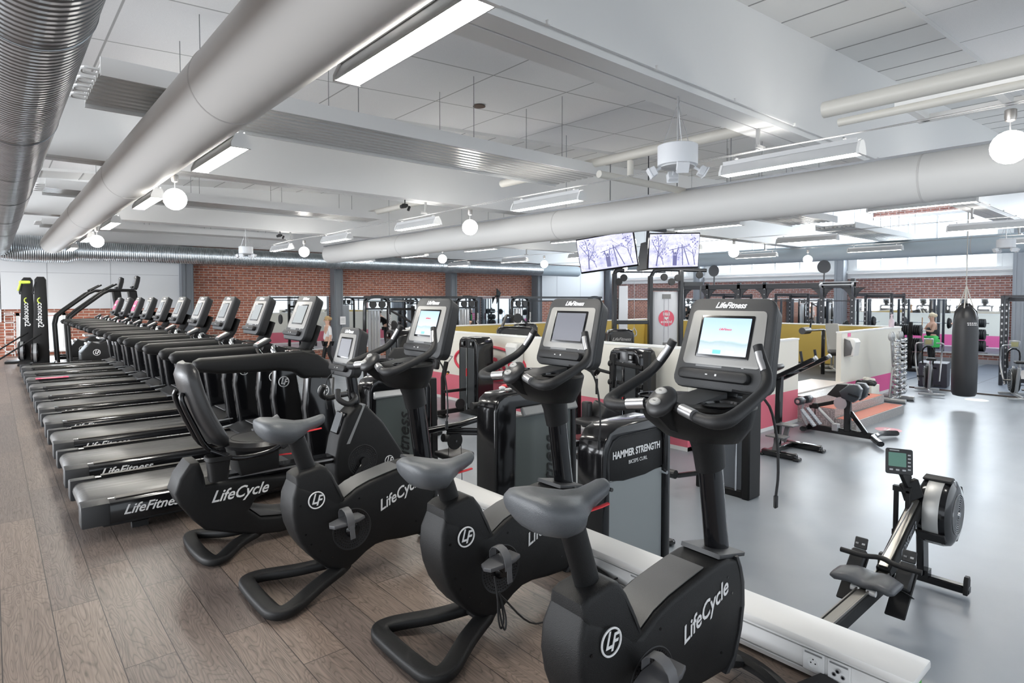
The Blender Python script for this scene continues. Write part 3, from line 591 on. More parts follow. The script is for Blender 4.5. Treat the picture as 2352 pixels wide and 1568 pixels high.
# ================================================================ CARDIO MACHINES
def console(parent, X, w, w2, h, scr, logo=True, sw=.2, sh=.145, sy=.022, depth=.085):
    "console in its own plane: x to the viewer's right, y up, z towards the rider"
    f = bpy.data.objects.new('console', MB().prism(rrect(w, h, .045, w2), 'z', -.03, 0, bev=.012).mesh('console', DGR)); C.objects.link(f); f.parent = parent; f.matrix_local = X
    m = MB(); ra = [(x, y, -.025) for x, y in rrect(w * .99, h * .985, .045, w2 * .99)]; rb = [(x * .93, y * .93 - .004, -depth) for x, y in rrect(w, h, .05, w2)]; rc = [(x * .5, y * .55 - .02, -depth - .025) for x, y in rrect(w, h, .05, w2)]
    m.loft([ra, rb, rc]); ob('rear_shell', m, RUB, f)
    bw = w * .86; bh = h * .6
    ob('bezel', MB().prism(rrect(bw, bh, .02, bw * 1.06), 'z', 0, .003, bev=.0015), BEZ, f, loc=(0, sy, 0))
    ob('screen_frame', MB().prism(rrect(sw + .024, sh + .024, .006), 'z', .003, .006, bev=.001), GLO, f, loc=(0, sy + .005, 0))
    ob('screen', MB().prism(rrect(sw, sh, .002), 'z', .006, .007), scr, f, loc=(0, sy + .005, 0))
    text('logo', 'LifeFitness', .034, M.Translation((0, h * .5 - .033, .001)), WHT, f, .45, .0009, .95)
    m = MB(); m.prism(rrect(w2 * .74, .044, .018), 'z', 0, .035, bev=.01); ob('lower_tray', m, RUB, f, loc=(-.012, -h * .5 + .055, 0))
    m = MB(); m.box((-.03, -h * .5 + .055, .036), (.009, .004, .001)).box((.012, -h * .5 + .055, .036), (.008, .008, .001)); m.box((.1, -h * .5 + .1, .0008), (.01, .006, .001)); m.box((-.05, -h * .5 + .098, .0008), (.12, .014, .0004), mi=1)
    ob('printed_icons', m, (WHT, GREY), f)
    if scr is SCRL:
        m = MB()
        for x, c in ((-.062, 0), (-.02, 1), (.035, 2)): m.box((x * sw / .2, -sh * .5 + sy + .018, .0078), (.036, .016, .0008), mi=c)
        ob('screen_buttons', m, (WHT, mat('teal_button', (.12, .5, .45), .5, emit=.5), MAT['white_print']), f)
        text('screen_title', 'LifeFitness', .014, M.Translation((0, sy + .035, .0078)), RED, f, .45, 0, .95)
    return f
def pedal(parent, c, strap_up=True, s=1):
    p = ob('pedal', MB().prism([(-.1, 0), (-.085, .035), (-.03, .05), (.05, .05), (.085, .035), (.09, -.035), (.05, -.05), (-.03, -.05), (-.085, -.035)], 'z', -.014, .006, bev=.004), mat('pedal_grey', (.085, .085, .09), .5), parent, loc=c)
    p.rotation_euler = (0, -.12, 0)
    ob('strap', MB().band([(-.052, -.03), (-.056, .0), (-.05, .035), (-.03, .058), (0, .066), (.03, .058), (.05, .035), (.054, 0)], .04), mat('grey_strap', (.12, .12, .125), .5), p)
    ob('strap_tail', MB().band([(-.053, 0), (-.06, -.03), (-.058, -.09)], .028), MAT['grey_strap'], p)
    ob('spindle', MB().cyl((0, -.045, -.012), (0, .06, -.012), .01, 8), GLO, p)
    return p
def crank_disc(parent, c, side):
    d = MB(); T = M.Translation(V(c)) @ M.Rotation(side * PI / 2, 4, 'X')
    d.lathe([(.115, -.01), (.117, .001), (.113, .003), (.11, .001), (.03, .003)], seg=36, X=T)
    for r, n in ((.1, 44), (.086, 40), (.072, 34), (.058, 26)):
        for k in range(n): a = 2 * PI * k / n; d.lathe([(.0034, .0005), (.0034, .0034)], (r * math.cos(a), r * math.sin(a), 0), 5, 1, T)
    ob('perforated_disc', d, (RUB, GLO), parent)
BODY = [(.03, .612), (.005, .545), (0, .459), (.015, .376), (.046, .296), (.094, .222), (.143, .163), (.194, .118), (.25, .088), (.31, .082), (.362, .108), (.427, .149), (.484, .173), (.552, .178), (.66, .165), (.83, .158), (.858, .2), (.892, .293), (.909, .385), (.905, .48), (.885, .54), (.86, .585), (.8, .6), (.735, .6), (.66, .59), (.56, .572), (.45, .55), (.37, .524), (.29, .478)]
def upright_bike():
    t = thing('upright_bike', (0, 0, 0), '', 'exercise bike', group='upright exercise bikes along the ledge')
    m = MB(); m.prism(BODY[:29], 'y', -.1, .1, bev=.022, seg=3); m.prism([(.03, .6), (.03, .65), (.06, .668), (.17, .684), (.205, .672), (.235, .63), (.27, .55), (.30, .478), (.2, .4), (.06, .4)], 'y', -.099, .099, bev=.02, seg=3); m.v = [(x, y * (1 - .28 * min(1, max(0, z - .52) / .16) * min(1, max(0, .34 - x) / .1)), z) for x, y, z in m.v]
    b = ob('body_shroud', m, BLK, t, ang=50)
    ob('top_panel', MB().tube([(.31, 0, .492), (.37, 0, .527), (.45, 0, .561), (.56, 0, .604), (.66, 0, .642), (.71, 0, .655)], .078, 4, flat=.05, up=(0, 0, 1)).box((.0, 0, -.9), (.001, .001, .001)), GRYP, b) if False else None
    m = MB(); pt = [(.3, .488), (.37, .5275), (.45, .5535), (.56, .5755), (.66, .5935)]; m.prism(pt + [(x + .003, z + .004) for x, z in pt[::-1]], 'y', -.077, .077); ob('top_panel', m, GRYP, b)
    m = MB(); fr = [(.845, .595), (.868, .54), (.884, .47), (.885, .385), (.868, .3), (.83, .21), (.775, .16)]; m.prism(fr + [(.84, .155), (.862, .2), (.897, .293), (.914, .385), (.91, .48), (.89, .545), (.865, .595)], 'y', -.103, .103, bev=.014); m.prism([(.775, .158), (.83, .21), (.868, .3), (.885, .385), (.88, .3), (.845, .205), (.80, .153)], 'y', -.105, .105)
    ob('front_trim', m, DGR, t)
    m = MB()
    for x, z in ((.15, .23), (.215, .18), (.07, .34), (.1, .28), (.38, .47), (.82, .46), (.79, .53), (.75, .25), (.045, .5)):
        for s in (-1, 1): m.cyl((x, s * .0985, z), (x, s * .1012, z), .0055, 8)
    ob('screw_holes', m, GLO, b)
    for s in (-1, 1):
        X = frame((.13, s * .1022, .515), (-s, 0, 0), (0, 0, 1)); ring_logo('round_logo', b, X, .044)
        text('logo', 'LifeCycle', .088, frame((.64, s * .1022, .43), (-s * .93, 0, -s * .36), (-.36 * 1, 0, .93)) if s > 0 else frame((.64, s * .1022, .445), (.93, 0, .36), (-.36, 0, .93)), WHT, b, .45, .0012, .92)
        crank_disc(b, (.335, s * .1, .305), -s)
    m = MB(); m.lathe([(.04, 0), (.042, .012), (.03, .03), (.012, .032)], seg=24, X=M.Translation((.335, -.1, .305)) @ M.Rotation(PI / 2, 4, 'X')); m.beam((.335, -.125, .305), (.27, -.13, .39), .036, .018, .006, up=(0, 1, 0)); ob('crank', m, GLO, t)
    m = MB(); m.lathe([(.04, 0), (.042, .012), (.03, .03), (.012, .032)], seg=24, X=M.Translation((.335, .1, .305)) @ M.Rotation(-PI / 2, 4, 'X')); m.beam((.335, .125, .305), (.40, .13, .22), .036, .018, .006, up=(0, 1, 0)); ob('crank', m, GLO, t)
    pedal(t, (.26, -.19, .4)); pedal(t, (.41, .19, .21))
    m = MB(); m.tube([(.145, 0, .6), (.062, 0, .84)], .047, 20, flat=.72, up=(0, 1, 0)); ob('seat_post', m, BLK, t)
    rings = []
    for x, w, top, th, sg in ((-.14, .06, .955, .04, 0), (-.13, .105, .968, .085, .004), (-.1, .132, .975, .125, .01), (-.04, .137, .968, .14, .018), (.02, .114, .952, .13, .018), (.07, .072, .94, .098, .01), (.12, .046, .938, .072, .0), (.17, .04, .946, .06, -.003), (.2, .036, .953, .055, -.003), (.215, .026, .953, .044, -.002), (.222, .012, .945, .024, 0)):
        r = []
        for k in range(20):
            a = 2 * PI * k / 20; cy = math.cos(a); sn = math.sin(a); y = w * (abs(cy) ** .8) * (1 if cy > 0 else -1)
            z = top - th * .42 + (th * .42 * (sn ** .85 if sn > 0 else 0) if sn > 0 else th * .58 * sn) - sg * math.exp(-(y / (w * .35)) ** 2) * (1 if sn > 0 else 0)
            r.append((x, y, z))
        rings.append(r)
    ob('saddle', MB().loft(rings), SEAT, t, ang=80)
    ob('adjustment_lever', MB().tube([(.07, -.03, .875), (.15, -.045, .885), (.185, -.045, .888)], .009, 8, flat=.5), RED, t)
    # rear and front feet
    m = MB(); pts = smooth([(.30, .05, .085), (.12, .13, .06), (-.06, .235, .04), (-.135, .22, .036), (-.15, .1, .036), (-.15, -.1, .036), (-.135, -.22, .036), (-.06, -.235, .04), (.12, -.13, .06), (.30, -.05, .085)], 5)
    m.tube(pts, .043, 16, closed=True, flat=.62, up=(0, 0, 1), sq=.55); m.box((.29, 0, .09), (.12, .13, .06), b=.012); ob('rear_foot', m, BLK, t, ang=60)
    m = MB(); m.tube([(.78, 0, .17), (.9, 0, .12), (1.02, 0, .07)], .04, 8, flat=.7); m.tube(smooth([(1.0, -.26, .04), (1.05, -.12, .055), (1.06, 0, .06), (1.05, .12, .055), (1.0, .26, .04)], 4), .035, 8, flat=.85, up=(0, 0, 1)); ob('front_foot', m, BLK, t)
    m = MB(); m.cyl((1.05, -.22, .025), (1.05, -.18, .025), .025, 14); m.cyl((1.05, .18, .025), (1.05, .22, .025), .025, 14); ob('transport_wheel', m, RUB, t)
    # console post
    m = MB(); m.tube([(.87, 0, .58), (.81, 0, .98)], .062, 24, flat=.62, up=(0, 1, 0)); p = ob('console_post', m, GLO, t)
    ob('post_sleeve', MB().tube([(.818, 0, .93), (.80, 0, 1.02), (.78, 0, 1.1)], [.069, .074, .09], 24, flat=.75, up=(0, 1, 0)), BLK, p)
    ob('post_collar', MB().prism([(.75, .605), (.925, .572), (.93, .588), (.755, .622)], 'y', -.09, .09, bev=.006), DGR, p)
    m = MB()
    def orr(cx, z, a, b_, n=24): return [(cx + a * math.cos(2 * PI * k / n), b_ * math.sin(2 * PI * k / n), z) for k in range(n)]
    m.loft([orr(.77, 1.05, .075, .08), orr(.75, 1.065, .11, .16), orr(.72, 1.13, .165, .215), orr(.71, 1.2, .19, .235), orr(.71, 1.212, .182, .226)]); 
    bowl = ob('cup_tray', m, BLK, t)
    m = MB()
    for s in (-1, 1): m.lathe([(.05, 1.2), (.062, 1.213), (.066, 1.22), (.06, 1.22), (.054, 1.19), (.001, 1.15)], (.66, s * .145, 0), 24, sx=1.25)
    ob('cup_holder', m, GLO, bowl); ob('tray_inlay', MB().prism([(.58, 1.21), (.82, 1.235), (.82, 1.2), (.58, 1.2)], 'y', -.07, .07, bev=.004), DGR, bowl)
    X = frame((.9, 0, 1.418), (0, -1, 0), (.295, 0, .955)); cn = console(t, X, .385, .425, .385, SCRL, sw=.215, sh=.155)
    ob('console_neck', MB().tube([(.84, 0, 1.1), (.915, 0, 1.24), (.965, 0, 1.36)], .038, 14, flat=1.5, up=(0, 1, 0)), BLK, t)
    # handlebar
    m = MB()
    for s in (-1, 1):
        m.tube([(.53, s * .03, 1.215), (.515, s * .1, 1.2), (.495, s * .17, 1.19), (.49, s * .225, 1.188), (.515, s * .258, 1.195), (.57, s * .268, 1.215), (.67, s * .268, 1.25), (.745, s * .262, 1.28), (.79, s * .245, 1.32), (.81, s * .215, 1.37), (.825, s * .188, 1.425)], [.018, .019, .021, .025, .026, .023, .021, .021, .02, .019, .018], 14, n=4)
        m.tube([(.55, s * .06, 1.2), (.62, s * .07, 1.16), (.7, s * .06, 1.12)], .02, 8)
    hb = ob('handlebar', m, RUB, t, ang=60)
    m = MB()
    for s in (-1, 1):
        m.tube([(.512, s * .083, 1.208), (.49, s * .15, 1.199)], .0205, 12); m.tube([(.792, s * .234, 1.338), (.803, s * .212, 1.374), (.812, s * .199, 1.402)], .0155, 12)
    ob('heart_rate_sensor', m, SIL, hb)
    hub = ob('control_hub', MB().ball((0, 0, 0), (.07, .056, .034), 24), mat('hub_grey', (.022, .022, .023), .42), t, loc=(.505, 0, 1.225), rot=(0, -.75, 0))
    m = MB()
    for z in (-.018, .018): m.lathe([(.02, -.004), (.02, .005), (.016, .008)], (z * 1.35, 0, .028), 16, 0, sx=.8, sy=1.2); m.box((z * 1.35, 0, .0365), (.002, .012, .001), mi=1)
    ob('button', m, (mat('button_grey', (.3, .3, .29), .45), RUB), hub)
    ob('hub_stem', MB().tube([(.51, 0, 1.21), (.57, 0, 1.16), (.68, 0, 1.12)], .05, 12, flat=.6, up=(0, 1, 0)), BLK, t)
    ob('audio_cord', MB().tube([(.8, -.1, 1.25), (.86, -.2, 1.22), (.88, -.235, 1.1), (.89, -.24, .95), (.885, -.235, .86)], .005, 6, n=4).box((.885, -.235, .84), (.02, .012, .05), b=.004), RUB, t)
    return t
B1 = upright_bike(); B1.location = (1.173, 3.23, 0); B1['label'] = 'farthest upright bike, beside the recumbent bike, its whole Life Cycle side showing'
B2 = dup(B1, (1.485, 2.3, 0), 0, label='middle upright bike of the three, its screen dark and a coiled cable on the pedal')
B3 = dup(B1, (1.335, 1.325, 0), -.04, label='front upright bike nearest the camera, with the biggest lit console')
for B_, dz in ((B2, -.085), (B3, .045)):
    for c in kids(B_):
        if c.name.split('.')[0] in ('saddle', 'adjustment_lever', 'seat_post'): c.location = (-.236 * dz, 0, dz)
for c in kids(B2):
    if c.name.split('.')[0] == 'console':
        for g in kids(c):
            if g.name.startswith('screen') and 'frame' not in g.name:
                if 'button' in g.name or 'title' in g.name: bpy.data.objects.remove(g); continue
                g.data = g.data.copy(); g.data.materials[0] = SCRO
m = MB(); m.tube([(0, 0, .04), (.01, -.01, -.05), (.015, -.01, -.15), (.03, -.01, -.2), (.045, -.01, -.16), (.03, 0, -.06), (.02, .005, -.05), (.03, -.015, -.17), (.05, -.015, -.21), (.065, 0, -.16), (.04, .01, -.05), (.06, .01, -.08), (.3, .05, -.3), (.62, .08, -.3), (.95, .05, -.26)], .0045, 6, n=6)
ob('coiled_cable', m, RUB, loc=(1.66, 2.05, .33), label='black cable coiled and hung from the pedal of the middle bike', cat='cable')
m = MB(); m.box((2.42, 1.02, .03), (.3, .09, .05), (0, 0, -.25), b=.006).box((2.4, 1.03, .065), (.16, .03, .015), (0, 0, -.3), b=.003).tube([(2.2, 1.1, .1), (2.25, 1.05, .07), (2.3, 1.06, .08), (2.35, 1.04, .05)], .004, 6, n=4)
ob('power_adapter', m, RUB, label='black power adapter box lying on the wood floor before the front bike', cat='adapter')
# ---------------------------------------------------------------- recumbent bike
def recumbent():
    t = thing('recumbent_bike', (.8, 4.12, 0), 'recumbent bike with black padded backrest between the treadmills and upright bikes', 'exercise bike')
    rear = [(0, .43), (.03, .353), (.1, .25), (.17, .171), (.35, .105), (.5, .062), (.62, .045), (.74, .05), (1.1, .09), (1.5, .1), (1.5, .17), (1.1, .165), (.8, .155), (.62, .157), (.5, .176), (.43, .24), (.47, .305), (.55, .335), (.7, .35), (.79, .36), (.79, .405), (.5, .44), (.175, .455), (.165, .52), (.14, .6), (.09, .6), (.03, .52)]
    ob('body_shroud', MB().prism(rear, 'y', -.11, .11, bev=.02, seg=3), BLK, t, ang=50)
    m = MB(); m.prism([(.43, .25), (.5, .182), (.62, .163), (.8, .161), (1.1, .171), (1.1, .176), (.8, .172), (.64, .18), (.54, .21)], 'y', -.09, .09, bev=.004); ob('beam_top_panel', m, GRYP, t)
    text('logo', 'LifeCycle', .1, frame((.37, -.1115, .37), (1, 0, .0), (0, 0, 1)), WHT, t, .45, .0014, .92)
    ob('seat_rail', MB().box((.72, 0, .455), (1.0, .12, .05), b=.01).box((.72, -.062, .46), (.98, .006, .012), mi=1), (GLO, SIL), t)
    ob('seat_carriage', MB().prism([(.38, .47), (.62, .48), (.62, .63), (.34, .64)], 'y', -.12, .12, bev=.015), BLK, t)
    s = ob('seat_pad', MB().lathe([(.13, 0), (.2, .015), (.21, .04), (.19, .065), (.1, .075)], seg=32, sx=1.0, sy=1.02), VIN, t, loc=(.52, 0, .62))
    ob('seat_seam', MB().tube([(.165 * math.cos(a), .165 * math.sin(a), .068) for a in [2 * PI * i / 32 for i in range(32)]], .003, 5, closed=True), RUB, s)
    bk = []
    P0 = V((.27, 0, .68)); P1 = V((.075, 0, 1.2)); d = (P1 - P0); n = V((d.z, 0, -d.x)).normalized()
    for i in range(11):
        q = i / 10; c = P0 + d * q + n * (-.03 * math.sin(q * PI)); w = .20 * (1 - .25 * q ** 2) * (1 if 0 < i < 10 else .8); th = .05 * (1 if 0 < i < 10 else .45)
        r = []
        for k in range(20):
            a = 2 * PI * k / 20; y = w * math.copysign(abs(math.cos(a)) ** .45, math.cos(a)); e = th * math.copysign(abs(math.sin(a)) ** .6, math.sin(a)) + .02 * (y / w) ** 2
            r.append(tuple(c + n * e + V((0, y, 0))))
        bk.append(r)
    b = ob('backrest', MB().loft(bk), VIN, t, ang=60)
    m = MB()
    for y in (-.13, .13): m.tube([tuple(P0 + d * q + n * (.054 - .03 * math.sin(q * PI)) + V((0, y * (1 - .2 * q), 0))) for q in (.05, .3, .6, .93)], .003, 5)
    ob('piping', m, RUB, b)
    for s_ in (-1, 1): ob('back_frame', MB().tube([(.3, s_ * .08, .6), (.19, s_ * .09, .68), (.12, s_ * .09, .82), (.055, s_ * .09, .98), (.06, s_ * .08, 1.03)], .016, 10, n=3), GLO, t)
    m = MB()
    for s_ in (-1, 1): m.tube([(.2, s_ * .14, .67), (.32, s_ * .22, .62), (.5, s_ * .25, .63), (.6, s_ * .255, .675), (.74, s_ * .25, .75)], .017, 10, n=4)
    g = ob('side_handle', m, GLO, t)
    m = MB()
    for s_ in (-1, 1): m.cyl((.6, s_ * .255, .676), (.745, s_ * .25, .753), .019, 12); m.box((.59, s_ * .255, .67), (.04, .05, .05), (0, -.5, 0), b=.006, mi=1)
    ob('hand_grip', m, (mat('grip_grey', (.2, .2, .2), .35), RUB), g)
    cup = [(x, y, 0) for x, y in rrect(.13, .11, .035)]
    m = MB(); m.loft([[(x * .8, y * .8, 0) for x, y, z in cup], [(x * .95, y * .95, .1) for x, y, z in cup], [(x, y, .12) for x, y, z in cup], [(x * 1.1, y * 1.1, .125) for x, y, z in cup], [(x * 1.1, y * 1.1, .15) for x, y, z in cup], [(x * .95, y * .95, .152) for x, y, z in cup], [(x * .9, y * .9, .08) for x, y, z in cup]])
    ob('cup_holder', m, BLK, t, loc=(.22, -.2, .5))
    ob('seat_lever', MB().tube([(.62, -.1, .565), (.7, -.12, .565)], .01, 8, flat=.5), RED, t)
    m = MB(); m.tube(smooth([(.5, .05, .07), (.35, .12, .05), (.22, .25, .035), (.16, .24, .035), (.14, .1, .035), (.14, -.1, .035), (.16, -.24, .035), (.22, -.25, .035), (.35, -.12, .05), (.5, -.05, .07)], 5), .041, 16, closed=True, flat=.62, up=(0, 0, 1), sq=.55); ob('rear_foot', m, BLK, t, ang=60)
    fs = [(1.267, .82), (1.4, .68), (1.6, .37), (1.605, .33), (1.56, .28), (1.5, .15), (1.3, .09), (1.08, .12), (1.03, .25), (1.015, .36), (1.02, .473), (1.045, .594), (1.1, .743), (1.2, .825)]
    f = ob('front_shroud', MB().prism(fs, 'y', -.1, .1, bev=.025, seg=3), BLK, t, ang=50)
    crank_disc(f, (1.225, -.1, .42), 1); ring_logo('round_logo', f, frame((1.44, -.1018, .385), (1, 0, 0), (0, 0, 1)), .035)
    ob('shroud_trim', MB().prism([(1.1, .56), (1.235, .83), (1.25, .83), (1.125, .56)], 'y', -.102, .102), GREY, f)
    ob('tool_tray', MB().box((1.09, 0, .7), (.04, .12, .16), (0, .35, 0), b=.008), GLO, f)
    m = MB(); m.cyl((1.225, -.1, .42), (1.225, -.135, .42), .03, 18); m.beam((1.225, -.125, .42), (1.12, -.13, .28), .035, .018, .005, up=(0, 1, 0)); ob('crank', m, GLO, t); pedal(t, (1.12, -.19, .28)); pedal(t, (1.33, .19, .55))
    ob('front_foot', MB().tube(smooth([(1.5, -.27, .035), (1.56, 0, .05), (1.5, .27, .035)], 4), .036, 8, flat=.8, up=(0, 0, 1)), BLK, t)
    ob('console_post', MB().tube([(1.22, 0, .8), (1.19, 0, 1.02), (1.19, 0, 1.12)], .042, 16, flat=.7, up=(0, 1, 0)), GLO, t)
    console(t, frame((1.14, 0, 1.215), (0, -1, 0), (.25, 0, .97)), .31, .345, .36, SCRO, sw=.165, sh=.13)
    m = MB()
    for s_ in (-1, 1): m.tube([(1.19, s_ * .03, .9), (1.16, s_ * .12, .88), (1.08, s_ * .17, .86), (1.02, s_ * .15, .9), (1.03, s_ * .12, .96)], .02, 10, n=4)
    ob('handlebar', m, RUB, t)
    ob('audio_cord', MB().tube([(1.1, .1, 1.06), (1.07, .15, 1.0), (1.06, .16, .9), (1.07, .15, .78)], .004, 6, n=4), RUB, t)
    return t
recumbent()
# ---------------------------------------------------------------- treadmills
def treadmill():
    t = thing('treadmill', (0, 0, 0), '', 'treadmill', group='treadmills in the long row')
    ob('base_frame', MB().box((1.0, 0, .1), (1.75, .72, .1), b=.01).box((.35, -.3, .02), (.1, .06, .04)).box((.35, .3, .02), (.1, .06, .04)).box((1.9, 0, .05), (.2, .8, .1), b=.02), RUB, t)
    m = MB(); pr = []
    for k in range(9): a = PI / 2 + PI * k / 8; pr.append((.075 + .06 * math.cos(a), .165 + .06 * math.sin(a)))
    m.prism(pr + [(1.5, .105), (1.5, .225)], 'y', -.29, .29, bev=.003); ob('belt', m, BELT, t, ang=50)
    for s in (-1, 1):
        m = MB(); q = [(s * .30, .19), (s * .30, .235), (s * .36, .24), (s * .415, .225), (s * .43, .19), (s * .425, .09), (s * .36, .07), (s * .31, .09)]
        m.prism(q, 'x', .16, 1.75, bev=0); r = ob('side_rail', m, GLO, t)
        ob('grip_strip', MB().box((.95, s * .345, .2415), (1.5, .055, .006), (s * -.06, 0, 0), b=.002), mat('brown_grey_strip', (.1, .09, .08), .5), r)
        m = MB(); m.prism([(a, b_) for a, b_ in ((s * .295, .185), (s * .295, .238), (s * .36, .243), (s * .42, .228), (s * .436, .19), (s * .432, .088), (s * .3, .088))], 'x', .0, .165, bev=.012); ob('end_cap', m, DGR, t)
    text('logo', 'LifeFitness', .088, frame((.42, -.433, .165), (1, 0, .0), (0, .12, 1)), WHT, t, .45, .0014, 1.0)
    text('deck_lettering', 'FlexDeck Shock Absorption System', .03, frame((1.0, .33, .2465), (1, 0, 0), (0, 1, .06)), WHT, t, 0, .0003)
    m = MB(); m.prism([(1.45, .2), (1.45, .25), (1.6, .32), (1.85, .33), (2.05, .25), (2.1, .15), (2.1, .05), (1.45, .06)], 'y', -.4, .4, bev=.02); mc = ob('motor_cover', m, BLK, t)
    ob('cover_panel', MB().box((1.7, 0, .332), (.26, .4, .01), (0, -.03, 0), b=.004), GRYP, mc)
    for s in (-1, 1):
        m = MB(); m.prism([(1.53, .98), (1.72, .96), (1.78, .6), (1.86, .03), (1.58, .03), (1.55, .3), (1.5, .7)], 'y', s * .37 - .055, s * .37 + .055, bev=.03, seg=3); u = ob('upright', m, GLO, t, ang=50)
        if s < 0: ring_logo('round_logo', u, frame((1.655, s * .4262, .84), (1, 0, 0), (0, 0, 1)), .046)
        else: ring_logo('round_logo', u, frame((1.6, .4262 - .112, .84), (1, 0, 0), (0, 0, 1)), .046)
        ob('toe_trim', MB().box((1.5, s * .40, .26), (.2, .05, .012), (0, -.1, .15 * s), b=.004), GREY, u)
        m = MB(); m.prism([(.7, 1.14), (.685, 1.11), (.71, 1.065), (.85, 1.04), (1.1, 1.03), (1.3, 1.03), (1.42, 1.01), (1.5, .95), (1.74, .93), (1.745, 1.01), (1.71, 1.08), (1.62, 1.14), (1.5, 1.168), (1.3, 1.17), (.74, 1.16)], 'y', s * .37 - .062, s * .37 + .062, bev=.032, seg=3); ob('armrest', m, BLK, t, ang=60)
    ob('rear_screen_panel', MB().box((1.78, 0, .55), (.02, .62, .75), (0, .06, 0), b=.006), mat('smoked_panel', (.085, .08, .075), .35), t)
    m = MB(); m.box((1.55, 0, 1.1), (.2, .66, .1), (0, -.3, 0), b=.03, seg=2); m.box((1.5, .17, 1.15), (.13, .13, .03), b=.01, mi=1); m.box((1.5, -.17, 1.15), (.13, .13, .03), b=.01, mi=1); ob('cup_tray', m, (BLK, GLO), t)
    m = MB(); m.tube([(1.55, 0, 1.12), (1.45, 0, 1.15), (1.32, 0, 1.2)], .04, 10, flat=.6, up=(0, 1, 0)); m.beam((1.5, .03, 1.12), (1.25, .1, 1.04), .05, .04, .01); ob('control_stem', m, RUB, t)
    ob('control_pod', MB().box((0, 0, 0), (.13, .12, .035), b=.014, seg=3).box((0, 0, .019), (.1, .09, .003), b=.001, mi=1).box((-.03, 0, .021), (.02, .03, .002), mi=2), (DGR, mat('pod_face', (.35, .36, .36), .35), RED), t, loc=(1.31, 0, 1.225), rot=(0, -.5, 0))
    m = MB()
    for s in (-1, 1): m.tube([(1.4, s * .06, 1.19), (1.36, s * .13, 1.2), (1.33, s * .2, 1.17), (1.38, s * .22, 1.1), (1.45, s * .22, 1.08)], .019, 10, n=4)
    ob('heart_rate_bar', m, CHR, t)
    console(t, frame((1.63, 0, 1.435), (0, -1, 0), (.36, 0, .93)), .41, .45, .41, SCRP, sw=.21, sh=.16)
    ob('console_neck', MB().tube([(1.64, 0, 1.1), (1.72, 0, 1.22), (1.77, 0, 1.36)], .045, 14, flat=2.2, up=(0, 1, 0)), BLK, t)
    ob('front_cross_bar', MB().box((1.82, 0, .2), (.08, .8, .3), b=.02), GLO, t)
    return t
TM = treadmill(); tl = ['nearest treadmill of the long row, right beside the recumbent bike', 'second treadmill from the camera, its console screen lit pale blue', 'third treadmill from the camera in the long row', 'fourth treadmill from the camera in the long row', 'fifth treadmill from the camera, middle of the long row', 'sixth treadmill from the camera in the long row', 'seventh treadmill from the camera in the long row', 'eighth treadmill from the camera, with a pink sign on its console and deck', 'ninth treadmill from the camera, last but one of the row', 'farthest treadmill of the row, next to the stair climbers, with a pink sign']
for i in range(10):
    o = TM if i == 0 else dup(TM, (0, 0, 0)); o.location = (.41, 5.22 + 1.147 * i, 0); o['label'] = tl[i]
    if i in (0, 2, 4, 5, 6, 8):
        for c in kids(o):
            if c.name.split('.')[0] == 'console':
                for g in kids(c):
                    if g.name.split('.')[0] == 'screen': g.data = g.data.copy(); g.data.materials[0] = mat('pale_unlit_screen', (.3, .32, .33), .15, coat=.4)
    if i in (7, 9):
        for c in kids(o):
            if c.name.split('.')[0] == 'console': ob('out_of_order_sheet', MB().box((0, .02, .012), (.3, .2, .002)).box((0, .02, .0135), (.2, .03, .001), mi=1), (mat('pink_paper', (.85, .1, .2), .5), WHT), c)
    if i == 7: ob('deck_sheet', MB().box((.35, -.35, .25), (.45, .1, .003), (.1, 0, 0)).box((.35, -.35, .2525), (.3, .03, .001), mi=1), (MAT['pink_paper'], WHT), o)
# ================================================================ STRENGTH MACHINES ON THE LOWER FLOOR
def pad(w, d, h, b=.03): return MB().box((0, 0, 0), (w, d, h), b=b, seg=3)
# biceps curl, its tower facing the camera
t = thing('biceps_curl_machine', (3.14, 2.7, G), 'black biceps curl machine with frosted shield behind the front bike', 'strength machine')
m = MB(); arch = [(0, 0), (0, 1.16), (.02, 1.25), (.07, 1.32), (.16, 1.355), (.63, 1.365), (.72, 1.35), (.775, 1.29), (.79, 1.2), (.79, 0), (.715, 0), (.715, 1.17), (.70, 1.24), (.64, 1.275), (.19, 1.27), (.12, 1.24), (.08, 1.18), (.075, 0)]
m.prism(arch, 'y', 0, .24, bev=.012); m.box((.4, .12, .03), (.79, .3, .06), b=.01); ob('tower_frame', m, GLO, t, ang=50)
ob('sign_panel', MB().prism([(.08, .98), (.08, 1.18), (.12, 1.24), (.19, 1.272), (.64, 1.277), (.70, 1.24), (.712, 1.18), (.712, .98), (.5, .95), (.25, .95)], 'y', .02, .05, bev=.004), BLK, t)
text('lettering', 'HAMMER STRENGTH', .072, frame((.40, .017, 1.145), (1, 0, 0), (0, 0, 1)), WHT, t, 0, .0022, .82)
text('small_lettering', 'BICEPS CURL', .038, frame((.41, .017, 1.075), (1, 0, 0), (0, 0, 1)), WHT, t, 0, .0, 1.0)
s = ob('shield', MB().box((.395, .03, .5), (.63, .012, .93), b=.003), FROST, t)
m = MB()
for x, z in ((.075, .93), (.715, .93), (.075, .2), (.715, .2)): m.cyl((x, -.02, z), (x, .03, z), .014, 12)
ob('bolt', m, CHR, s); text('lettering', 'HAMMER', .13, frame((.46, .021, .17), (1, 0, 0), (0, 0, 1)), GREY, s, 0, .003, .9)
m = MB(); m.box((.4, .12, .55), (.2, .1, .75), b=.005)
for i in range(12): m.box((.4, .12, .2 + i * .045), (.24, .13, .038), b=.004)
ob('weight_stack', m, BLK, t)
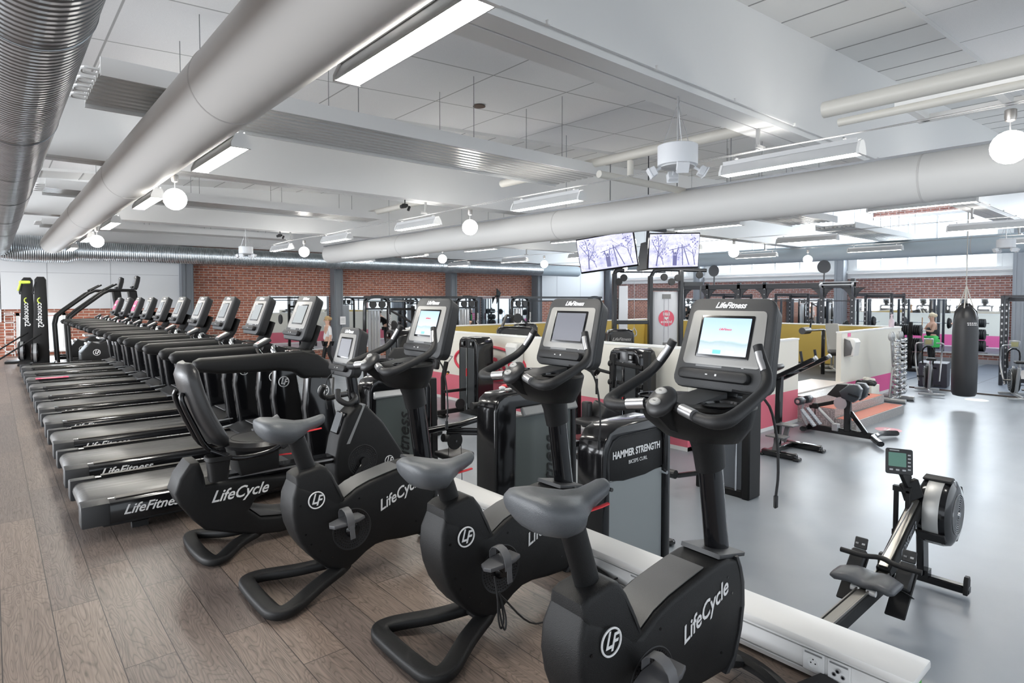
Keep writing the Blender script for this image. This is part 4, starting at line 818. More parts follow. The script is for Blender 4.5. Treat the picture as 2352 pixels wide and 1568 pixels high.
ob('arm_pad', pad(.4, .4, .13), VIN, t, loc=(1.0, .55, .92), rot=(0, .35, 0)); ob('seat', pad(.3, .3, .08), VIN, t, loc=(1.45, .7, .5))
m = MB(); m.tube([(.6, .2, .1), (1.0, .55, .1), (1.5, .72, .1)], .035, 8); m.cyl((1.0, .55, .1), (1.0, .55, .9), .035, 10); m.cyl((1.45, .7, .03), (1.45, .7, .45), .03, 12); m.box((1.5, .7, .03), (.09, .5, .05), b=.015); ob('base_frame', m, GLO, t)
m = MB(); m.prism([(0, 0), (.2, .02), (.31, .12), (.33, .25), (.25, .36), (.12, .4), (0, .37)], 'y', -.02, .02, bev=.008); c = ob('cam_guard', m, BLK, t, loc=(.85, .5, .42))
ob('warning_triangle', MB().prism([(.06, .15), (.12, .15), (.09, .21)], 'y', -.024, -.02), mat('warning_yellow', (.8, .6, .05), .5), c)
m = MB(); m.tube([(.8, .5, .35), (1.0, .5, .3), (1.1, .45, .33)], .02, 8); m.cyl((.98, .35, .4), (1.18, .3, .34), .022, 10); m.box((.87, .4, .18), (.1, .1, .1), b=.02); ob('curl_arm', m, STL, t)
# two shroud-backed machines along the ledge
t = thing('seated_row_machine', (3.42, 4.2, G), 'tall grey-shrouded machine with glossy black post behind the middle bike', 'strength machine')
m = MB(); m.prism([(0, 0), (0, 1.22), (.03, 1.32), (.1, 1.37), (.5, 1.39), (1.0, 1.36), (1.06, 1.28), (1.08, 0), (1.0, 0), (.98, 1.2), (.26, 1.22), (.24, 0)], 'y', 0, .3, bev=.03, seg=3); ob('tower_frame', m, GLO, t, ang=50)
m = MB(); pts = [(.24 + .8 * i / 10, .03 - .04 * math.sin(PI * i / 10) + .008 * math.sin(i * 2)) for i in range(11)]
m.prism(pts + [(1.04, .08), (.24, .08)], 'z', .02, 1.14, bev=0); p = ob('shroud', m, mat('grey_green_shroud', (.085, .1, .098), .38), t)
ob('shroud_cap', MB().box((.66, -.02, 1.19), (.72, .05, .09), (-.5, 0, 0), b=.01), GREY, p)
text('lettering', 'LifeFitness', .2, frame((.66, -.022, .46), (0, 0, 1), (-1, 0, 0)), RUB, p, .45, .002, 1.05)
m = MB(); m.cyl((.2, .6, 1.18), (.46, .6, 1.18), .032, 14); m.lathe([(.036, 0), (.036, .03)], seg=14, X=frame((.18, .6, 1.18), (0, 1, 0), (0, 0, 1))); ob('hand_grip', m, RUB, t)
m = MB(); m.tube([(-.05, 1.2, .85), (.45, 1.2, .86), (.8, 1.2, .9)], .035, 12); m.tube([(.3, 1.2, .83), (1.0, 1.2, .72)], .025, 10); m.tube([(.3, 1.2, .79), (1.0, 1.2, .68)], .022, 10); m.beam((.62, .5, 0), (.75, .8, 1.0), .1, .14, .02); m.tube([(.1, .6, .1), (.5, .6, .3)], .03, 8); m.tube([(.3, .7, .1), (.6, .5, .55)], .012, 6); m.box((.45, .6, .03), (.9, .12, .06), b=.01); ob('lever_frame', m, GLO, t)
m = MB(); m.lathe([(.09, -.015), (.095, -.01), (.08, 0), (.095, .01), (.09, .015)], seg=28, X=frame((.4, 1.2, .69), (1, 0, 0), (0, 0, 1))); m.cyl((.4, 1.17, .69), (.4, 1.23, .69), .012, 10, 1); ob('pulley', m, (RUB, CHR), t)
ob('cable', MB().cyl((.32, 1.2, .69), (.28, 1.2, .02), .004, 5).cyl((.48, 1.2, .69), (.5, 1.2, .02), .004, 5), RUB, t)
ob('seat', pad(.35, .35, .07), VIN, t, loc=(.6, 1.5, .45)); ob('base_frame', MB().box((.6, .9, .03), (.12, 1.6, .06), b=.01), GLO, t)
m = MB()
for i in range(7): m.ball((.2 + .045 * i, .15 + .02 * (i % 2), 1.41 + .01 * (i % 3)), (.035, .03, .018), 8, mi=i % 3)
ob('straps_bundle', m, (WHT, RED, RUB), loc=(3.42, 4.2, G), label='small red, white and black strap bundle lying on the grey-shrouded machine', cat='straps')
t = thing('chest_press_machine', (3.05, 5.9, G), 'grey-green shrouded machine behind the farthest upright bike', 'strength machine')
m = MB(); m.prism([(0, 0), (0, 1.25), (.04, 1.35), (.12, 1.39), (.62, 1.39), (.74, 1.35), (.8, 1.22), (.8, 0), (.7, 0), (.68, 1.2), (.1, 1.22), (.08, 0)], 'y', 0, .3, bev=.03, seg=3); ob('tower_frame', m, GLO, t, ang=50)
m = MB(); m.prism([(.07, .03), (.25, -.01), (.45, -.015), (.6, .0), (.69, .03), (.69, .08), (.07, .08)], 'z', .02, 1.16); p = ob('shroud', m, MAT['grey_green_shroud'], t); ob('shroud_cap', MB().box((.36, 0, 1.2), (.62, .05, .08), (-.5, 0, 0), b=.01), STL, p)
text('lettering', 'LifeFitness', .2, frame((.42, -.022, .52), (0, 0, 1), (-1, 0, 0)), RUB, p, .45, .002, 1.05)
m = MB(); m.tube([(-.1, .3, 1.2), (.2, .1, 1.3), (.5, .1, 1.32)], .05, 10); m.beam((.95, .2, 0), (.93, .2, 1.3), .09, .09, .01); m.box((.5, .9, .03), (.12, 1.5, .06), b=.01); ob('press_frame', m, BLK, t)
ob('foot_roller', MB().cyl((1.02, .1, .58), (1.2, .1, .55), .05, 14).cyl((1.16, .1, .5), (1.24, .1, .49), .03, 10, 1), (RUB, DAMB), t)
# slim tower right of the front bike
t = thing('leg_curl_machine', (6.35, 3.35, G), 'grey strength machine tower just right of the front bike post', 'strength machine')
m = MB(); m.box((.1, .02, .6), (.26, .1, 1.2), b=.015); m.box((.1, .32, .04), (.2, .5, .08), b=.01); m.box((.1, .62, .6), (.2, .08, 1.2), b=.01); m.box((.1, .3, 1.2), (.26, .66, .09), b=.03); ob('tower_frame', m, BLK, t)
ob('side_panel', MB().box((.05, .3, .62), (.04, .46, 1.1), b=.005), mat('slate_panel', (.1, .11, .125), .3), t); ob('guide_rod', MB().cyl((-.01, .14, .08), (-.01, .14, 1.15), .012, 8), CHR, t)
ob('roller_pad', MB().cyl((-.5, .6, .25), (-.5, 1.0, .25), .05, 14), VIN, t); ob('lever', MB().tube([(.1, .5, .2), (-.3, .7, .18), (-.5, .8, .25)], .03, 8), GLO, t)
# selector machine by the logo
def selector(name, loc, rz, label, arms=0):
    t = thing(name, loc, label, 'strength machine', rz)
    m = MB(); m.prism([(-.3, 0), (-.3, 1.36), (-.27, 1.45), (-.2, 1.5), (.2, 1.5), (.27, 1.45), (.3, 1.36), (.3, 0)], 'x', .0, .42, bev=.04, seg=3); ob('tower_shell', m, GLO, t, ang=50)
    m = MB()
    for s in (-1, 1): m.box((-.005, s * .125, .72), (.02, .2, 1.15), b=.006)
    f = ob('front_cover', m, mat('dark_slate_cover', (.04, .045, .05), .35), t)
    m = MB()
    for s in (-1, 1): m.box((-.018, s * .14, 1.38), (.006, .1, .1), b=.01, mi=0); m.box((-.022, s * .14, 1.38), (.003, .04, .05), mi=1)
    ob('placard', m, (GLO, STL), f); ob('guide_rod', MB().cyl((-.02, 0, .1), (-.02, 0, 1.3), .008, 8).cyl((-.025, 0, .75), (-.025, 0, .9), .012, 8, 1), (CHR, RED), t)
    if arms == 1:
        m = MB(); m.tube([(-.5, .1, 0), (-.5, .1, .75), (-.42, .1, 1.05)], .045, 8); m.box((-.5, .1, .02), (.16, .16, .04), b=.01); m.box((-.55, -.0, .12), (.9, .08, .08), b=.01); m.box((-1.0, .2, .12), (.1, 1.2, .08), b=.01); m.box((-1.0, .7, .22), (.08, .06, .25)); m.box((-.3, .0, .5), (.5, .05, .05)); ob('base_frame', m, BLK, t)
        ob('knee_pad', pad(.1, .22, .3), VIN, t, loc=(-.55, .28, 1.05), rot=(0, .2, 0)); ob('adjustment_pin', MB().ball((-.42, .05, .85), .03, 10).ball((-.5, -.05, .84), .018, 8, mi=1), (RUB, DAMB), t); ob('pulley', MB().lathe([(.1, -.015), (.1, .015)], seg=20, X=frame((-.25, -.1, .25), (1, 0, 0), (0, 0, 1))), RUB, t)
        ob('pivot_arm', MB().tube([(-.42, .1, 1.0), (-.35, 0, 1.15), (-.5, .2, 1.2), (-.62, .25, 1.05)], .018, 8), STL, t)
    if arms == 2:
        m = MB(); 
        for z in (1.25, .98): m.beam((-.12, -.45, z), (-.3, -.05, z + .06), .05, .05, .01); m.cyl((-.12, -.45, z), (-.12, -.4, z), .04, 12); m.cyl((-.3, -.05, z + .05), (-.3, .02, z + .05), .045, 12)
        m.box((-.3, -.05, 1.2), (.07, .07, .5), b=.01); m.tube([(-.3, 0, 1.16), (-.25, .3, 1.18)], .025, 10); m.box((-.1, -.5, .75), (.09, .09, 1.5), b=.01); ob('swing_arm', m, BLK, t)
        ob('roller_pad', MB().cyl((-.25, .3, 1.14), (-.25, .42, 1.2), .07, 16), VIN, t)
        m = MB(); 
        for y in (-.12, .25): m.cyl((-.32, y, 1.05), (-.32, y, .82), .02, 10, 0); m.cyl((-.32, y, 1.12), (-.32, y, 1.05), .006, 6, 1)
        ob('cable_handle', m, (RUB, CHR), t); ob('seat', pad(.4, .4, .08), VIN, t, loc=(-.7, .0, .5)); ob('base_frame', MB().box((-.5, 0, .04), (1.0, .1, .08), b=.01).box((-.7, 0, .25), (.08, .08, .45)), GLO, t)
    return t
selector('leg_extension_machine', (6.95, 9.4, G), 0, 'black machine tower with a knee pad in front of the red wall logo', 1)
selector('cable_press_machine', (7.15, 5.75, G), 0, 'black arm machine against the partition between the middle and front bike consoles', 2)
selector('glute_machine', (7.1, 12.6, G), 0, 'black machine half hidden behind the farthest upright bike console')
t = thing('abductor_machine', (6.67, 5.84, G), 'small seat machine with a round dark red plate behind the biceps curl machine', 'strength machine')
m = MB(); m.box((.43, .81, .75), (.1, .1, 1.5), b=.01); m.box((.1, .4, .05), (.5, .08, .06), b=.01); m.box((0, 0, .03), (.16, .16, .06), b=.02); m.cyl((0, .0, .05), (0, .0, .4), .04, 12); ob('base_frame', m, GLO, t)
ob('weight_plate', MB().lathe([(.14, 0), (.15, .01), (.15, .03), (.05, .04)], (-.05, .25, .17), 28), mat('dark_red_plate', (.15, .02, .03), .4), t); ob('thigh_pad', pad(.12, .14, .38), VIN, t, loc=(-.12, .1, .56)); ob('seat', pad(.36, .3, .26, .04), VIN, t, loc=(.14, .0, .55), rot=(.3, .4, 0))
# T-bar frame with two leaning arms
t = thing('dip_machine', (8.4, 4.02, G), 'black plate-loaded machine with two angled bars and foot plates right of the front bike', 'strength machine')
m = MB(); m.box((.0, -.05, .05), (.1, .5, .09), b=.02); m.box((.75, -.05, .05), (.1, .55, .09), b=.02); m.box((.38, .12, .05), (.8, .08, .07), b=.01)
for x, y in ((0, -.3), (0, .2), (.75, -.32), (.75, .2)): m.box((x, y, .02), (.13, .08, .04), b=.01)
m.beam((.38, .16, .06), (.3, .1, 1.15), .08, .1, .012); ob('base_frame', m, GLO, t)
m = MB()
for x in (.05, .5): m.beam((x, .3, .98), (x, -.48, 1.42), .09, .06, .012)
m.box((.27, -.1, 1.2), (.5, .05, .05), b=.01); ob('lever_arm', m, GLO, t)
m = MB()
for x in (.05, .5): m.cyl((x, -.33, 1.36), (x, -.3, 1.52), .018, 10); m.cyl((x, -.49, 1.43), (x, -.52, 1.45), .03, 10, 1)
ob('handle', m, (RUB, STL), t)
for x, z in ((.0, .3), (.3, .42)): ob('foot_plate', MB().box((x, -.02, z), (.2, .26, .02), (0, 0, 0), b=.005).box((x, 0, z - .13), (.04, .06, .24), (.25, 0, 0)), mat('ribbed_grey', (.12, .12, .125), .4), t)
ob('chest_pad', pad(.26, .22, .08, .03), VIN, t, loc=(.28, .18, 1.22), rot=(-.5, 0, 0))
# back extension bench
t = thing('back_extension_bench', (10.45, 4.45, G), 'black back extension bench with split pads and ankle rollers before the steps', 'exercise bench', -PI / 2)
m = MB(); m.tube(smooth([(0, -.2, .07), (-.03, -.05, .06), (0, .22, .06)], 3), .055, 8, flat=.8); m.beam((0, .0, .09), (1.0, .02, .08), .07, .1, .012); m.tube(smooth([(1.22, -.36, .06), (1.1, -.2, .07), (1.0, 0, .08), (1.0, .35, .08), (1.12, .66, .06)], 4), .055, 8, flat=.8, up=(0, 0, 1)); m.beam((.62, .0, .1), (.62, 0, .62), .07, .1, .01); m.beam((.9, .0, .1), (.66, 0, .42), .05, .07, .01)
ob('base_frame', m, GLO, t)
m = MB(); m.beam((.62, 0, .62), (.02, 0, .42), .05, .06, .01); m.box((.12, 0, .45), (.1, .09, .09), b=.015); ob('support_arm', m, BLK, t)
ob('telescopic_tube', MB().cyl((.14, 0, .43), (.44, 0, .15), .028, 14).box((.44, 0, .14), (.1, .1, .12), b=.01), STL, t)
ob('quadrant_plate', MB().lathe([(.1, -.012), (.1, .012)], seg=24, X=frame((.52, -.04, .55), (1, 0, 0), (0, 0, 1))), SIL, t)
for s in (-1, 1):
    q = MB().prism([(-.16, -.04), (-.1, -.13), (.08, -.14), (.14, -.05), (.13, .1), (.06, .15), (-.05, .12)], 'y', -.075, .075, bev=.03, seg=3); p = ob('hip_pad', q, mat('slate_vinyl', (.035, .042, .05), .3), t, loc=(.72, s * .14, .76), rot=(0, .25, 0))
ob('pad_bracket', MB().prism([(.3, .66), (.62, .6), (.72, .7), (.6, .86), (.45, .85)], 'y', -.03, .03, bev=.01), RUB, t); ob('hand_grip', MB().cyl((.7, -.22, .74), (.86, -.22, .7), .014, 10).cyl((.7, .22, .74), (.86, .22, .7), .014, 10), GLO, t)
ob('roller_bar', MB().tube([(-.02, 0, .1), (-.12, 0, .3), (-.08, 0, .5)], .025, 10, n=3).cyl((-.08, -.26, .52), (-.08, .26, .52), .012, 8), STL, t)
for s in (-1, 1):
    r = ob('ankle_roller', MB().lathe([(.058, -.085), (.065, -.075), (.065, .075), (.058, .085)], seg=22, X=frame((-.08, s * .15, .52), (1, 0, 0), (0, 0, 1))), mat('slate_vinyl', (.035, .042, .05)), t); ob('roller_cap', MB().lathe([(.03, 0), (.028, .004)], seg=16, X=frame((-.08, s * .236, .52), (1, 0, 0), (0, 0, -s))), mat('pale_pink_cap', (.6, .35, .36), .5), r)
    m = MB(); T = M.Translation((.04, s * .11, .25)) @ M.Rotation(.85, 4, 'Y'); m.box((0, 0, 0), (.34, .12, .02), b=.004, X=T)
    for i in range(9): m.box((-.15 + i * .037, 0, .012), (.014, .11, .01), b=0, X=T)
    ob('foot_plate', m, mat('pale_foot_plate', (.22, .24, .27), .35), t)
# ---------------------------------------------------------------- rower
t = thing('rowing_machine', (5.52, 1.46, G), 'black rowing machine with a big flywheel on the grey floor beyond the ledge', 'rowing machine')
def lx(x, z): return (x - 5.5, 0, z)
m = MB(); m.box((-1.75, 0, .27), (2.0, .09, .1), (0, -.02, 0), b=.01); m.beam((-.85, 0, .33), (-.12, 0, .68), .09, .1, .008); ob('rail', m, BLK, t)
m = MB(); m.box((-1.75, 0, .325), (2.0, .05, .012), (0, -.02, 0)); m.beam((-.86, 0, .39), (-.2, 0, .71), .055, .012, 0); 
for s in (-1, 1): m.box((-1.75, s * .035, .33), (2.0, .008, .016), (0, -.02, 0))
ob('monorail_track', m, mat('worn_aluminium', (.3, .29, .27), .35, .8), t)
text('lettering', 'CONCEPT 2', .065, frame((-.5, -.0505, .5), (.9, 0, .43), (-.43, 0, .9)), mat('dull_grey_print', (.25, .26, .28), .5), t, .2, .001)
ob('front_foot', MB().box((.02, 0, .05), (.07, .62, .06), b=.01).box((.02, .0, .09), (.09, .1, .06)).beam((.03, 0, .08), (-.02, 0, .55), .05, .14, .01), GLO, t)
m = MB()
for s in (-1, 1): m.prism([(-.03, .02), (.05, .02), (.06, .12), (.04, .15), (.0, .15), (-.02, .12)], 'y', s * .29 - .015, s * .29 + .015, bev=.004)
ob('transport_wheel', m, RUB, t)
ob('rear_foot', MB().box((-2.6, 0, .04), (.08, .35, .05), b=.01).box((-2.6, 0, .15), (.05, .08, .2)), GLO, t)
X = frame((.04, -.1, .6), (1, 0, 0), (0, 0, 1))
fw = ob('flywheel_housing', MB().lathe([(.15, -.12), (.2, -.115), (.245, -.09), (.255, -.06), (.255, .06), (.245, .09), (.2, .115), (.15, .12)], seg=48, X=X), GLO, t)
ob('steel_mesh_band', MB().lathe([(.257, -.052), (.2585, -.05), (.2585, .05), (.257, .052)], seg=48, X=X), mat('steel_mesh', (.5, .5, .49), .4, .4), fw)
m = MB()
for sd in (1, -1):
    for i in range(8): r = .04 + i * .016; m.tube([(r * math.cos(a), r * math.sin(a), sd * .122) for a in [2 * PI * k / 32 for k in range(32)]], .0035, 4, closed=True, up=(0, 0, 1), X=X)
ob('vent_rings', m, STL, fw); m = MB()
for sd in (1, -1): m.lathe([(.022, 0), (.02, .012)], (0, 0, .12 if sd > 0 else -.132), 16, 0, X)
ob('hub_badge', m, CHR, fw)
m = MB()
for a in (.5, 1.75, 3.75, 5.3): m.box((.262 * math.cos(a), .262 * math.sin(a), 0), (.02, .09, .19), (0, 0, a), b=.006, X=X)
ob('housing_bracket', m, RUB, fw)
ob('monitor_arm', MB().beam((-.22, 0, .72), (-.26, .03, .86), .05, .14, .01).beam((-.26, .03, .85), (-.46, .04, 1.06), .03, .11, .008).beam((-.29, .1, .45), (-.29, .1, .8), .03, .03, .004).beam((-.29, .02, .45), (-.29, .02, .8), .03, .04, .004).box((-.29, .06, .8), (.04, .12, .04)).box((-.29, .06, .46), (.04, .12, .04)), BLK, t)
X = frame((-.48, .03, 1.05), (.35, -.93, 0), (.25, .1, .96)); mo = ob('monitor', MB().prism(rrect(.17, .185, .014), 'z', -.02, .02, bev=.006, X=X), DGR, t)
ob('display', MB().prism(rrect(.11, .1, .004), 'z', .0205, .022, X=X @ M.Translation((-.012, .012, 0))), mat('green_lcd', (.12, .25, .2), .25), mo)
m = MB()
for i in range(5): m.box((.062, .05 - i * .026, .0215), (.018, .01, .002), X=X)
for i in range(3): m.box((-.05 + i * .04, -.062, .0215), (.022, .012, .002), X=X)
m.box((-.03, .078, .0215), (.06, .007, .001), X=X); ob('button_row', m, STL, mo)
sr = []
for i in range(13):
    y = -.19 + .38 * i / 12; w = .128 - .03 * (abs(y) / .19) ** 3; z = .38 + .02 * math.cos(y / .19 * PI * 2) * -.5 + .02 * (abs(y) / .19) ** 2; r = []
    for k in range(14): a = 2 * PI * k / 14; r.append((-1.15 + w * math.copysign(abs(math.cos(a)) ** .6, math.cos(a)) + .03 * math.cos(y * 18), y, z + (.032 if math.sin(a) > 0 else .028) * math.copysign(abs(math.sin(a)) ** .7, math.sin(a)) * (1 if 0 < i < 12 else .5)))
    sr.append(r)
st = ob('seat', MB().loft(sr), mat('rower_seat_grey', (.085, .09, .1), .4), t, ang=70)
m = MB()
for s in (-1, 1): m.cyl((-1.22, s * .02, .335), (-1.22, s * .075, .335), .02, 12); m.cyl((-1.08, s * .02, .335), (-1.08, s * .075, .335), .02, 12)
ob('seat_roller', m, WHT, st)
ob('handle', MB().tube(smooth([(-.93, .25, .45), (-.94, .1, .455), (-.9, 0, .46), (-.94, -.1, .455), (-.93, -.25, .45)], 3), .018, 10), RUB, t)
ob('chain', MB().cyl((-.9, 0, .46), (-.25, 0, .7), .005, 6), SIL, t)
for s in (-1, 1):
    T = M.Translation((-.98, s * .15, .3)) @ M.Rotation(-.75, 4, 'Y')
    f = ob('foot_plate', MB().box((0, 0, 0), (.36, .12, .015), b=.006, X=T), RUB, t)
    m = MB(); m.box((.1, 0, .03), (.2, .1, .04), b=.012, X=T); m.box((.24, 0, .05), (.08, .085, .012), (0, -.4, 0), b=.01, X=T); ob('heel_cup', m, DGR, f)
    m = MB(); 
    for i in range(3): m.box((.23, -.02 if i % 2 else .02, .06), (.012, .02, .004), (0, -.4, 0), X=T)
    ob('strap_slot', m, STL, f); ob('foot_strap', MB().tube([(-.02, -.065, 0), (-.03, -.05, .06), (-.03, 0, .085), (-.03, .05, .06), (-.02, .065, 0)], .02, 4, n=3, flat=.12, X=T), RUB, f)
# ---------------------------------------------------------------- dumbbell tree with its dumbbells
t = thing('dumbbell_rack', (15.0, 4.55, G), 'grey dumbbell tree rack in front of the white and magenta wall', 'rack')
m = MB()
for s in (-1, 1):
    m.cyl((s * .28, -.3, .05), (s * .28, .3, .05), .05, 12); m.beam((s * .28, 0, .08), (s * .1, 0, .75), .06, .1, .02); m.beam((s * .1, 0, .75), (s * .26, 0, 1.42), .05, .1, .02)
    for i in range(2): m.ball((s * (.2 + .13 * i), 0, 1.43), (.05, .05, .1), 12)
m.cyl((-.28, 0, .05), (.28, 0, .05), .04, 10)
ob('upright_frame', m, STL, t); m = MB()
for i in range(10):
    z = .16 + i * .125
    for s in (-1, 1): m.box((s * .2, -.1, z), (.14, .1, .012), b=.004)
ob('cradle', m, STL, t)
db = None
on = ['lowest', 'second lowest', 'third lowest', 'fourth lowest', 'fifth lowest', 'sixth lowest', 'seventh lowest', 'eighth lowest', 'second highest', 'highest']
for i in range(10):
    for s in (-1, 1):
        z = .215 + i * .125; lab = '%s chrome dumbbell on the %s side of the dumbbell tree' % (on[i], 'left' if s < 0 else 'right')
        if db is None:
            db = thing('dumbbell', (0, 0, 0), lab, 'dumbbell', group='chrome dumbbells on the tree rack')
            ob('handle', MB().cyl((-.09, 0, 0), (.09, 0, 0), .013, 8), CHR, db)
            m = MB()
            for q in (-1, 1): m.lathe([(.035, -.035), (.042, -.03), (.042, .03), (.035, .035)], seg=14, X=frame((q * .105, 0, 0), (0, 1, 0), (0, 0, 1)))
            ob('heads', m, mat('satin_chrome', (.5, .51, .52), .22, .9), db); o = db
        else: o = dup(db, (0, 0, 0), label=lab)
        k = 1.25 - i * .055; o.scale = (1, k, k); o.location = (15.0 + s * .2, 4.43, G + z); o.rotation_euler = (0, 0, .2 * s)
ob('tissue_bin', MB().prism(rrect(.45, .35, .03, ), 'z', 0, .42, bev=.01), CRW, loc=(14.1, 4.8, G), label='cream waste bin against the magenta wall by the steps', cat='bin')
m = MB()
for i in range(26): a = i * 2.4; r = .02 * (i % 8); m.ball((-.08 + r * math.cos(a), r * math.sin(a), .02 + .01 * (i % 3)), (.09, .07, .05), 8, mi=0)
for i in range(14): a = i * 2.4; r = .018 * (i % 6); m.ball((.12 + r * math.cos(a), r * math.sin(a), .05 + .012 * (i % 4)), (.05, .05, .045), 7, mi=1)
ob('crumpled_paper', m, (RUB, mat('tissue', (.75, .72, .66), .8)), loc=(14.1, 4.8, G + .43), label='black bag and crumpled pale paper piled on the waste bin', cat='waste')
# paper dispensers
def dispenser(loc, rz, label):
    t = thing('paper_dispenser', loc, label, 'dispenser', rz)
    ob('housing', MB().prism([(0, -.2), (-.18, -.17), (-.2, 0), (-.22, .12), (-.17, .19), (0, .2)], 'x', -.16, .16, bev=.03, seg=3), mat('dispenser_white', (.72, .72, .7), .35), t, rot=(0, 0, 0))
    ob('smoked_cover', MB().prism([(-.01, -.19), (-.14, -.15), (-.17, 0), (-.12, .15), (-.01, .19)], 'x', -.168, -.158, bev=.004), mat('smoked_grey', (.12, .12, .125), .3), t); return t
dispenser((13.8, 5.1, .56), 0, 'paper towel dispenser with grey side on the white wall beside the steps')
dispenser((7.69, 8.75, .55), -PI / 2, 'white paper dispenser on the cream partition behind the middle bike')
ob('wall_sticker', MB().box((13.9, 5.095, .82), (.16, .006, .08)), mat('pink_poster', (.8, .16, .36)), label='small pink sticker above the paper towel dispenser', cat='sticker')
m = MB(); m.lathe([(.055, 0), (.06, .02), (.06, .16), (.03, .2), (.02, .26), (.03, .3)], seg=16); m.box((.03, 0, .3), (.08, .03, .03))
ob('spray_bottle', m, mat('pale_pink_plastic', (.72, .6, .66), .4), loc=(16.65, 5.15, .9), label='pale pink spray bottle standing on top of the white half wall', cat='bottle')
t = thing('floor_sticker', (11.6, 3.6, G + .001), 'round red distance sticker on the grey floor near the back extension bench', 'sticker'); ob('disc', MB().lathe([(.2, 0), (.2, .002)], seg=36), mat('pale_red_sticker', (.7, .3, .36), .35), t); ob('sticker_print', MB().box((0, 0, .003), (.18, .03, .001)).box((0, .05, .003), (.1, .03, .001)), WHT, t)
ob('floor_disc', MB().lathe([(.22, 0), (.22, .002)], (0, 0, 0), 32), WPA, loc=(16.5, 3.4, G + .001), label='white round marker on the grey floor right of the punching bag', cat='sticker')
# punching bag
t = thing('punching_bag', (15.2, 3.35, 0), 'long black punching bag hanging from the ceiling', 'punching bag')
ob('bag_body', MB().lathe([(.12, -.42), (.19, -.40), (.218, -.34), (.222, .0), (.222, .9), (.21, 1.15), (.17, 1.32), (.1, 1.42), (.04, 1.45)], seg=32), mat('bag_black', (.02, .021, .024), .4, bump=.3, bscale=80), t)
X = frame((-.168, -.148, 1.08), (.66, -.75, 0), (0, 0, 1)); m = MB()
for j in range(2):
    for i in range(9): m.box((-.085 + .021 * i + .006 * (j - i % 2), .018 - .036 * j, 0), (.013 + .003 * (i % 2), .018, .002), X=X)
ob('printed_marks', m, WHT, t, kind='stuff')
m = MB()
for k in range(6): a = k * PI / 3; m.tube([(.2 * math.cos(a), .2 * math.sin(a), 1.15), (.18 * math.cos(a), .18 * math.sin(a), 1.33), (.05 * math.cos(a), .05 * math.sin(a), 1.5)], .022, 4, flat=.2)
ob('strap', m, RUB, t); m = MB()
for k in range(4): a = k * PI / 2; m.cyl((.13 * math.cos(a), .13 * math.sin(a), 1.4), (0, 0, 1.85), .012, 6)
m.cyl((0, 0, 1.85), (0, 0, 3.6), .008, 6); m.cyl((0, 0, 3.6), (0, 0, cz(15.2)), .006, 6); ob('hanging_chain', m, mat('pale_rope', (.5, .48, .44), .6), t)
# plyo box
t = thing('plyometric_box', (18.25, 5.0 - .35, G + .024), 'dark blue-black jump box on the rubber floor beyond the dumbbell tree', 'box', .15); ob('box_body', MB().box((0, 0, .3), (.75, .6, .6), b=.012), mat('box_navy', (.035, .035, .05), .55), t); ob('hand_slot', MB().box((-.376, 0, .48), (.004, .16, .03), b=.001), GLO, t)
# air bikes
def airbike(loc, rz, label):
    t = thing('air_bike', loc, label, 'exercise bike', rz, 'air bikes on the grey floor')
    ob('base_frame', MB().box((-.48, 0, .06), (.06, .5, .05), b=.01).box((.5, 0, .06), (.06, .5, .05), b=.01).beam((-.48, 0, .09), (.5, 0, .09), .05, .07, .01).beam((.1, 0, .1), (-.18, 0, .72), .06, .06, .01).beam((.38, 0, .1), (.38, 0, .7), .05, .05, .01), STL, t)
    X = frame((.3, 0, .38), (1, 0, 0), (0, 0, 1)); ob('fan_cage', MB().lathe([(.1, -.09), (.24, -.08), (.28, -.04), (.28, .04), (.24, .08), (.1, .09)], seg=28, X=X), BLK, t)
    m = MB()
    for r in (.1, .15, .2, .245): m.tube([(r * math.cos(a), r * math.sin(a), -.092 + (r - .1) * .08) for a in [2 * PI * k / 24 for k in range(24)]], .004, 4, closed=True, up=(0, 0, 1), X=X)
    ob('cage_wire', m, STL, t)
    ob('saddle', MB().box((-.22, 0, .84), (.26, .2, .06), b=.03, seg=3), RUB, t); ob('seat_post', MB().cyl((-.1, 0, .55), (-.2, 0, .82), .025, 10), SIL, t)
    m = MB()
    for s in (-1, 1): m.tube([(.1, s * .2, .3), (.3, s * .25, .7), (.25, s * .26, 1.0), (.05, s * .26, 1.18), (.02, s * .12, 1.2)], .018, 8, n=3)
    ob('moving_handlebar', m, SIL, t)
    m = MB(); m.tube(smooth([(.42, -.1, .65), (.4, -.11, 1.0), (.38, 0, 1.1), (.4, .11, 1.0), (.42, .1, .65)], 4), .018, 8); ob('upright_loop', m, GLO, t)
    mo = ob('monitor', MB().box((.36, 0, 1.2), (.04, .2, .18), (0, -.2, 0), b=.01), STL, t); ob('display', MB().box((.335, 0, 1.2), (.006, .13, .11), (0, -.2, 0)), mat('yellow_lcd', (.45, .42, .22), .3), mo)
    m = MB()
    for s in (-1, 1): m.cyl((.08, s * .1, .3 + s * .1), (.08, s * .24, .3 + s * .1), .02, 8)
    ob('foot_peg', m, GLO, t); return t
airbike((16.7, 4.35, G), .35, 'air bike with curved silver handles left of the punching bag')
airbike((17.35, 2.85, G), .35, 'air bike at the right edge of the floor with a yellow display')
